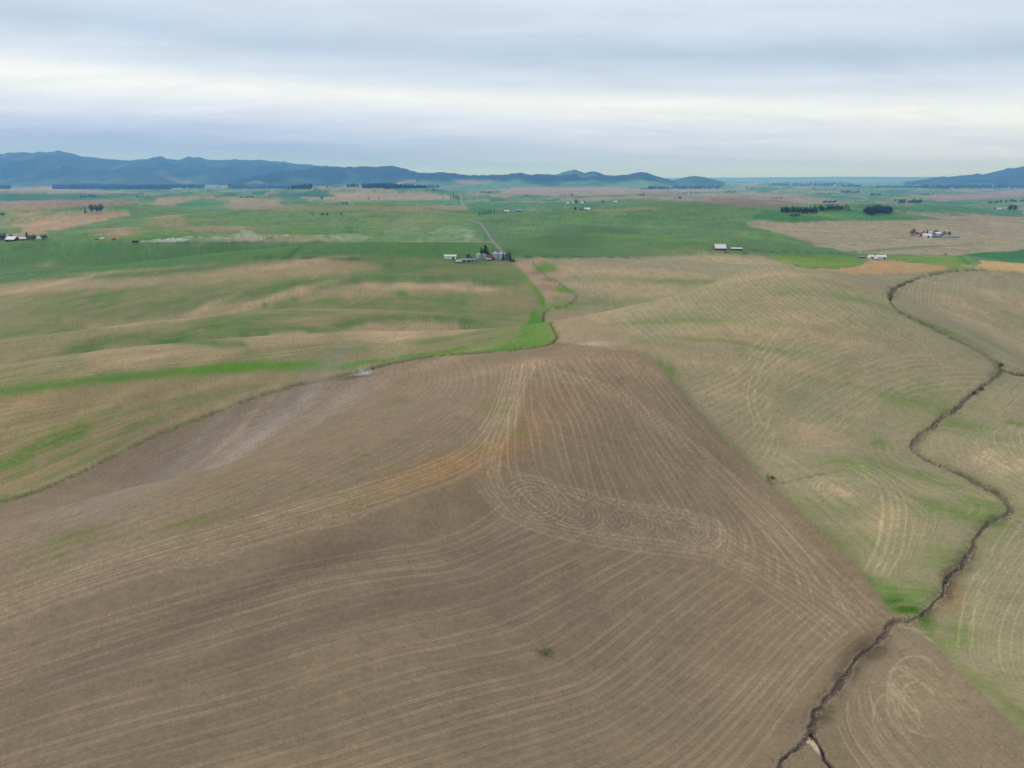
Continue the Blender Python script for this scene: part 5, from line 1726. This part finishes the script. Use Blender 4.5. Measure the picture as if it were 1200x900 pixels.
# --- bushes along the gully
for x, y, h, lb in ((1043, 349.5, 3.4, 'dark bush in the first bend of the gully below the lime green patch'), (1173, 428.5, 4.0, 'dark scrub on the sharp gully bend at the right'),
                    (1141, 461, 4.0, 'scrub on the left bank of the gully below its sharp bend'), (1150, 455.5, 3.5, 'scrub on the bank of the gully just below its sharp bend'),
                    (905, 562, 5, 'grey bush at the left end of the short ditch in the stubble'), (1107, 682, 4, 'low scrub on the gully bank above the fork')):
    tree('scrub', x, y, h, lb, 'scrub along the gully', wide=1.2)


# ------------------------------------------------------------------ vehicle raising dust on the gravel road
truck('truck', 'dark truck driving left along the gravel road in front of its dust trail', 'truck', 158.5, 284.2, math.pi, M_['blue_vehicle'], L=7.5)


def dust(name, x0, x1, n, r0, r1, density, seed):
    rnd = np.random.default_rng(seed)
    b = MB()
    bm = bmesh.new()
    bmesh.ops.create_icosphere(bm, subdivisions=2, radius=1)
    iv = [np.array(v.co) for v in bm.verts]; fi = [tuple(v.index for v in f.verts) for f in bm.faces]
    bm.free()
    for k in range(n):
        t = (k + rnd.uniform(0, 1)) / n
        px = x0 + (x1 - x0) * t
        p = np.array(at(px, 284.2))
        r = (r0 + (r1 - r0) * t) * rnd.uniform(.5, 1.2)
        sx, sy, sz = r * rnd.uniform(1.2, 2.4), r * rnd.uniform(.8, 1.3), r * rnd.uniform(.6, 1.15)
        off = np.array([0, rnd.uniform(0, r * 1.2), sz * rnd.uniform(.5, 1.5)])
        ph = rnd.uniform(0, 9, 3)
        vs = []
        for v in iv:
            w = 1 + .22 * math.sin(v[0] * 4 + ph[0]) * math.sin(v[1] * 4 + ph[1]) + .18 * math.sin(v[2] * 5 + ph[2])
            vs.append(p + off + np.array([v[0] * sx, v[1] * sy, v[2] * sz]) * w)
        b.add(vs, fi)
    m = bpy.data.materials.new(name)
    m.use_nodes = True
    t = m.node_tree
    t.nodes.clear()
    o_ = nd(t, 'ShaderNodeOutputMaterial')
    vp = nd(t, 'ShaderNodeVolumePrincipled')
    vp.inputs['Color'].default_value = (.93, .91, .87, 1)
    vp.inputs['Density'].default_value = density
    t.links.new(vp.outputs[0], o_.inputs['Volume'])
    o = b.build(name, m)
    o['kind'] = 'stuff'
    o['label'] = 'pale dust trail hanging over the gravel road'
    return o


dust('dust_cloud', 160, 215, 34, 1.0, 3.6, .22, 1)
dust('dust_cloud', 205, 300, 44, 2.6, 6.0, .04, 2)
dust('dust_cloud', 290, 420, 46, 3.0, 6.0, .02, 3)
dust('dust_cloud', 400, 565, 40, 4.0, 8.0, .010, 4)


# ------------------------------------------------------------------ far woods, one mass each
def woods(polys, label, seed):
    rnd = np.random.default_rng(seed)
    vs, fs = [], []
    for x0, x1, y0, y1, n, h in polys:
        for k in range(n):
            px = rnd.uniform(x0, x1); py = rnd.uniform(y0, y1)
            p = at(px, py)
            if math.hypot(p[0], p[1]) > 16000:
                continue
            hh = h * rnd.uniform(.6, 1.2); r = hh * rnd.uniform(.3, .5)
            a0 = rnd.uniform(0, 6.28)
            b = len(vs)
            for zz, q in ((-1, .7), (hh * .35, 1.0), (hh * .72, .62)):
                for j in range(5):
                    a = a0 + j * 1.2566
                    g = r * q * rnd.uniform(.75, 1.25)
                    vs.append((p[0] + g * math.cos(a), p[1] + g * math.sin(a), p[2] + zz))
            vs.append((p[0], p[1], p[2] + hh))
            for i in range(2):
                for j in range(5):
                    fs.append((b + i * 5 + j, b + i * 5 + (j + 1) % 5, b + i * 5 + 5 + (j + 1) % 5, b + i * 5 + 5 + j))
            for j in range(5):
                fs.append((b + 10 + j, b + 10 + (j + 1) % 5, b + 15))
    m = MB(); m.v = vs; m.f = fs
    o = m.build('woods', M_['woods'])
    o['kind'] = 'stuff'
    o['label'] = label
    return o


woods([(62, 120, 217, 221.5, 700, 26), (120, 200, 217.5, 222, 800, 26), (175, 240, 215.5, 220.5, 420, 24), (0, 42, 214, 218, 420, 24), (0, 12, 219, 221.5, 90, 22), (0, 170, 212.5, 215, 700, 24),
       (30, 110, 209.5, 213, 300, 24)], 'dark far wood below the long blue ridge', 1)
woods([(268, 365, 217, 221.5, 700, 22), (405, 460, 216.5, 219, 260, 20), (425, 515, 218, 220.5, 420, 20), (540, 580, 217.5, 220, 180, 18), (290, 420, 211, 215, 700, 22), (420, 480, 210, 214, 220, 20)],
      'dark far wood at the foot of the middle hills', 2)
woods([(760, 845, 218.5, 221.5, 300, 17), (900, 1000, 215, 218, 300, 17), (1080, 1200, 217.5, 221, 420, 20), (985, 1010, 217.5, 219, 80, 16), (1020, 1080, 219, 220, 120, 16), (1090, 1200, 213, 216, 240, 20),
       (840, 1080, 211.5, 214.5, 420, 16)], 'far dark woods on the hazy plain at the right', 3)
hr = np.random.default_rng(77)
rowsh = []
for k in range(60):
    x = hr.uniform(0, 1190); y = hr.uniform(217, 233) if hr.uniform() < .5 else hr.uniform(215, 222)
    rowsh.append((x, x + hr.uniform(3, 22), y, y + .25, int(hr.uniform(3, 12)), hr.uniform(5, 9)))
woods(rowsh, 'scattered far hedges and trees over the plain', 4)


# ------------------------------------------------------------------ bank grass and weeds
def blades(name, mat, label, places, seed):
    """places: (world polyline or (px,py,rx,ry), width, count, height)"""
    rnd = np.random.default_rng(seed)
    vs, fs = [], []
    for kind, data, w, n, h in places:
        for k in range(n):
            if kind == 'line':
                i = rnd.integers(0, len(data) - 1); t = rnd.uniform()
                q = data[i] + (data[i + 1] - data[i]) * t
                d = data[i + 1] - data[i]; d = d / (np.hypot(*d) + 1e-9)
                q = q + np.array([-d[1], d[0]]) * rnd.choice([-1, 1]) * (w * .55 + abs(rnd.normal()) * w * .5)
            else:
                px, py, rx, ry = data
                u = rnd.normal(size=2) * .45
                q = np.array(world_of(*index_of(px + u[0] * rx, py + u[1] * ry)))
            z = ground_z(q[0], q[1])
            hh = h * rnd.uniform(.4, 1.2)
            a = rnd.uniform(0, 6.28)
            ww = hh * rnd.uniform(.25, .5)
            le = rnd.normal(size=2) * hh * .4
            b = len(vs)
            vs += [(q[0] - ww * math.cos(a), q[1] - ww * math.sin(a), z - .05), (q[0] + ww * math.cos(a), q[1] + ww * math.sin(a), z - .05), (q[0] + le[0], q[1] + le[1], z + hh)]
            fs.append((b, b + 1, b + 2))
    m = MB(); m.v = vs; m.f = fs
    o = m.build(name, mat)
    o['kind'] = 'stuff'
    o['label'] = label
    return o


gw_far = GW[GWR > 230]
blades('grass', M_['grass'], 'green grass tufts along the gully banks', [('line', gw_far, 3.5, 2500, .28), ('spot', (1062, 714, 16, 5), 0, 2600, .22), ('spot', (1048, 703, 16, 8), 0, 1500, .2),
       ('spot', (1084, 727, 9, 10), 0, 900, .22), ('spot', (1163, 606, 9, 5), 0, 500, .22)], 1)
blades('grass', M_['grass'], 'taller green grass along the ditch of the ploughed field', [('line', WORLD_LD, 1.6, 3500, .35)], 2)
blades('weeds', M_['weed'], 'isolated clump of green weeds in the ploughed field', [('spot', (640, 765, 11, 7), 0, 420, .3), ('spot', (628, 763, 8, 3), 0, 70, .25)], 3)
blades('weeds', M_['scrub'], 'dry scrubby weeds on the gully edges near the fork', [('line', GW[near_i:], 1.6, 1300, .22), ('spot', (1110, 690, 10, 20), 0, 900, .22)], 4)

# ------------------------------------------------------------------ broken soil along the cut banks
def clods(name, mat, label, places, seed):
    rnd = np.random.default_rng(seed)
    vs, fs = [], []
    for P, w, n, h in places:
        for k in range(n):
            i = rnd.integers(0, len(P) - 1); t = rnd.uniform()
            q = P[i] + (P[i + 1] - P[i]) * t
            d = P[i + 1] - P[i]; d = d / (np.hypot(*d) + 1e-9)
            q = q + np.array([-d[1], d[0]]) * rnd.normal() * w
            z = ground_z(q[0], q[1])
            r = h * rnd.uniform(.3, 1.0) ** 1.5
            b = len(vs)
            a0 = rnd.uniform(0, 6.28)
            for j in range(5):
                a = a0 + j * 1.2566
                g = r * rnd.uniform(.7, 1.3)
                vs.append((q[0] + g * math.cos(a), q[1] + g * math.sin(a), z - .08))
            for j in range(5):
                a = a0 + j * 1.2566 + .3
                g = r * rnd.uniform(.4, .9)
                vs.append((q[0] + g * math.cos(a), q[1] + g * math.sin(a), z + r * rnd.uniform(.4, .9)))
            for j in range(5):
                fs.append((b + j, b + (j + 1) % 5, b + 5 + (j + 1) % 5, b + 5 + j))
            fs.append(tuple(b + 5 + j for j in range(5)))
    m = MB(); m.v = vs; m.f = fs
    o = m.build(name, mat)
    o['kind'] = 'stuff'
    o['label'] = label
    return o


M_['clod'] = noise_mat('dark_soil_clods', (124, 108, 88), (84, 72, 58), .6, .95, .1)
M_['pale_clod'] = noise_mat('pale_stones', (176, 164, 148), (138, 126, 110), .6, .95, .1)
clods('soil_clods', M_['clod'], 'dark broken soil along the gully banks', [(GW[near_i:], 1.3, 1200, .22), (GW[mid_i:near_i + 1], 1.1, 500, .26), (BR, .5, 200, .2)], 1)
clods('stones', M_['pale_clod'], 'pale stones and silt lumps on the gully floor', [(GW[near_i:], .7, 420, .26), (GW[mid_i:near_i + 1], .7, 420, .34)], 2)

# ------------------------------------------------------------------ air
zb = float(min(ZZ.min(), bz.min()) - 30)
zt = max(max(hills_top) + 25, CAM_H + 60)
hz = MB()
hz.box(-66000, 66000, -66000, 66000, min(zb, -80), zt)
m = bpy.data.materials.new('haze')
m.use_nodes = True
t = m.node_tree
t.nodes.clear()
o_ = nd(t, 'ShaderNodeOutputMaterial')
vp = nd(t, 'ShaderNodeVolumePrincipled')
vp.inputs['Color'].default_value = (.17, .44, 1.0, 1)
vp.inputs['Absorption Color'].default_value = (1, 1, 1, 1)   # clear air: scatters, hardly absorbs
vp.inputs['Density'].default_value = 8.0e-5
t.links.new(vp.outputs[0], o_.inputs['Volume'])
h = hz.build('haze', m)
h['kind'] = 'stuff'
h['label'] = 'thin blue haze over the plain'
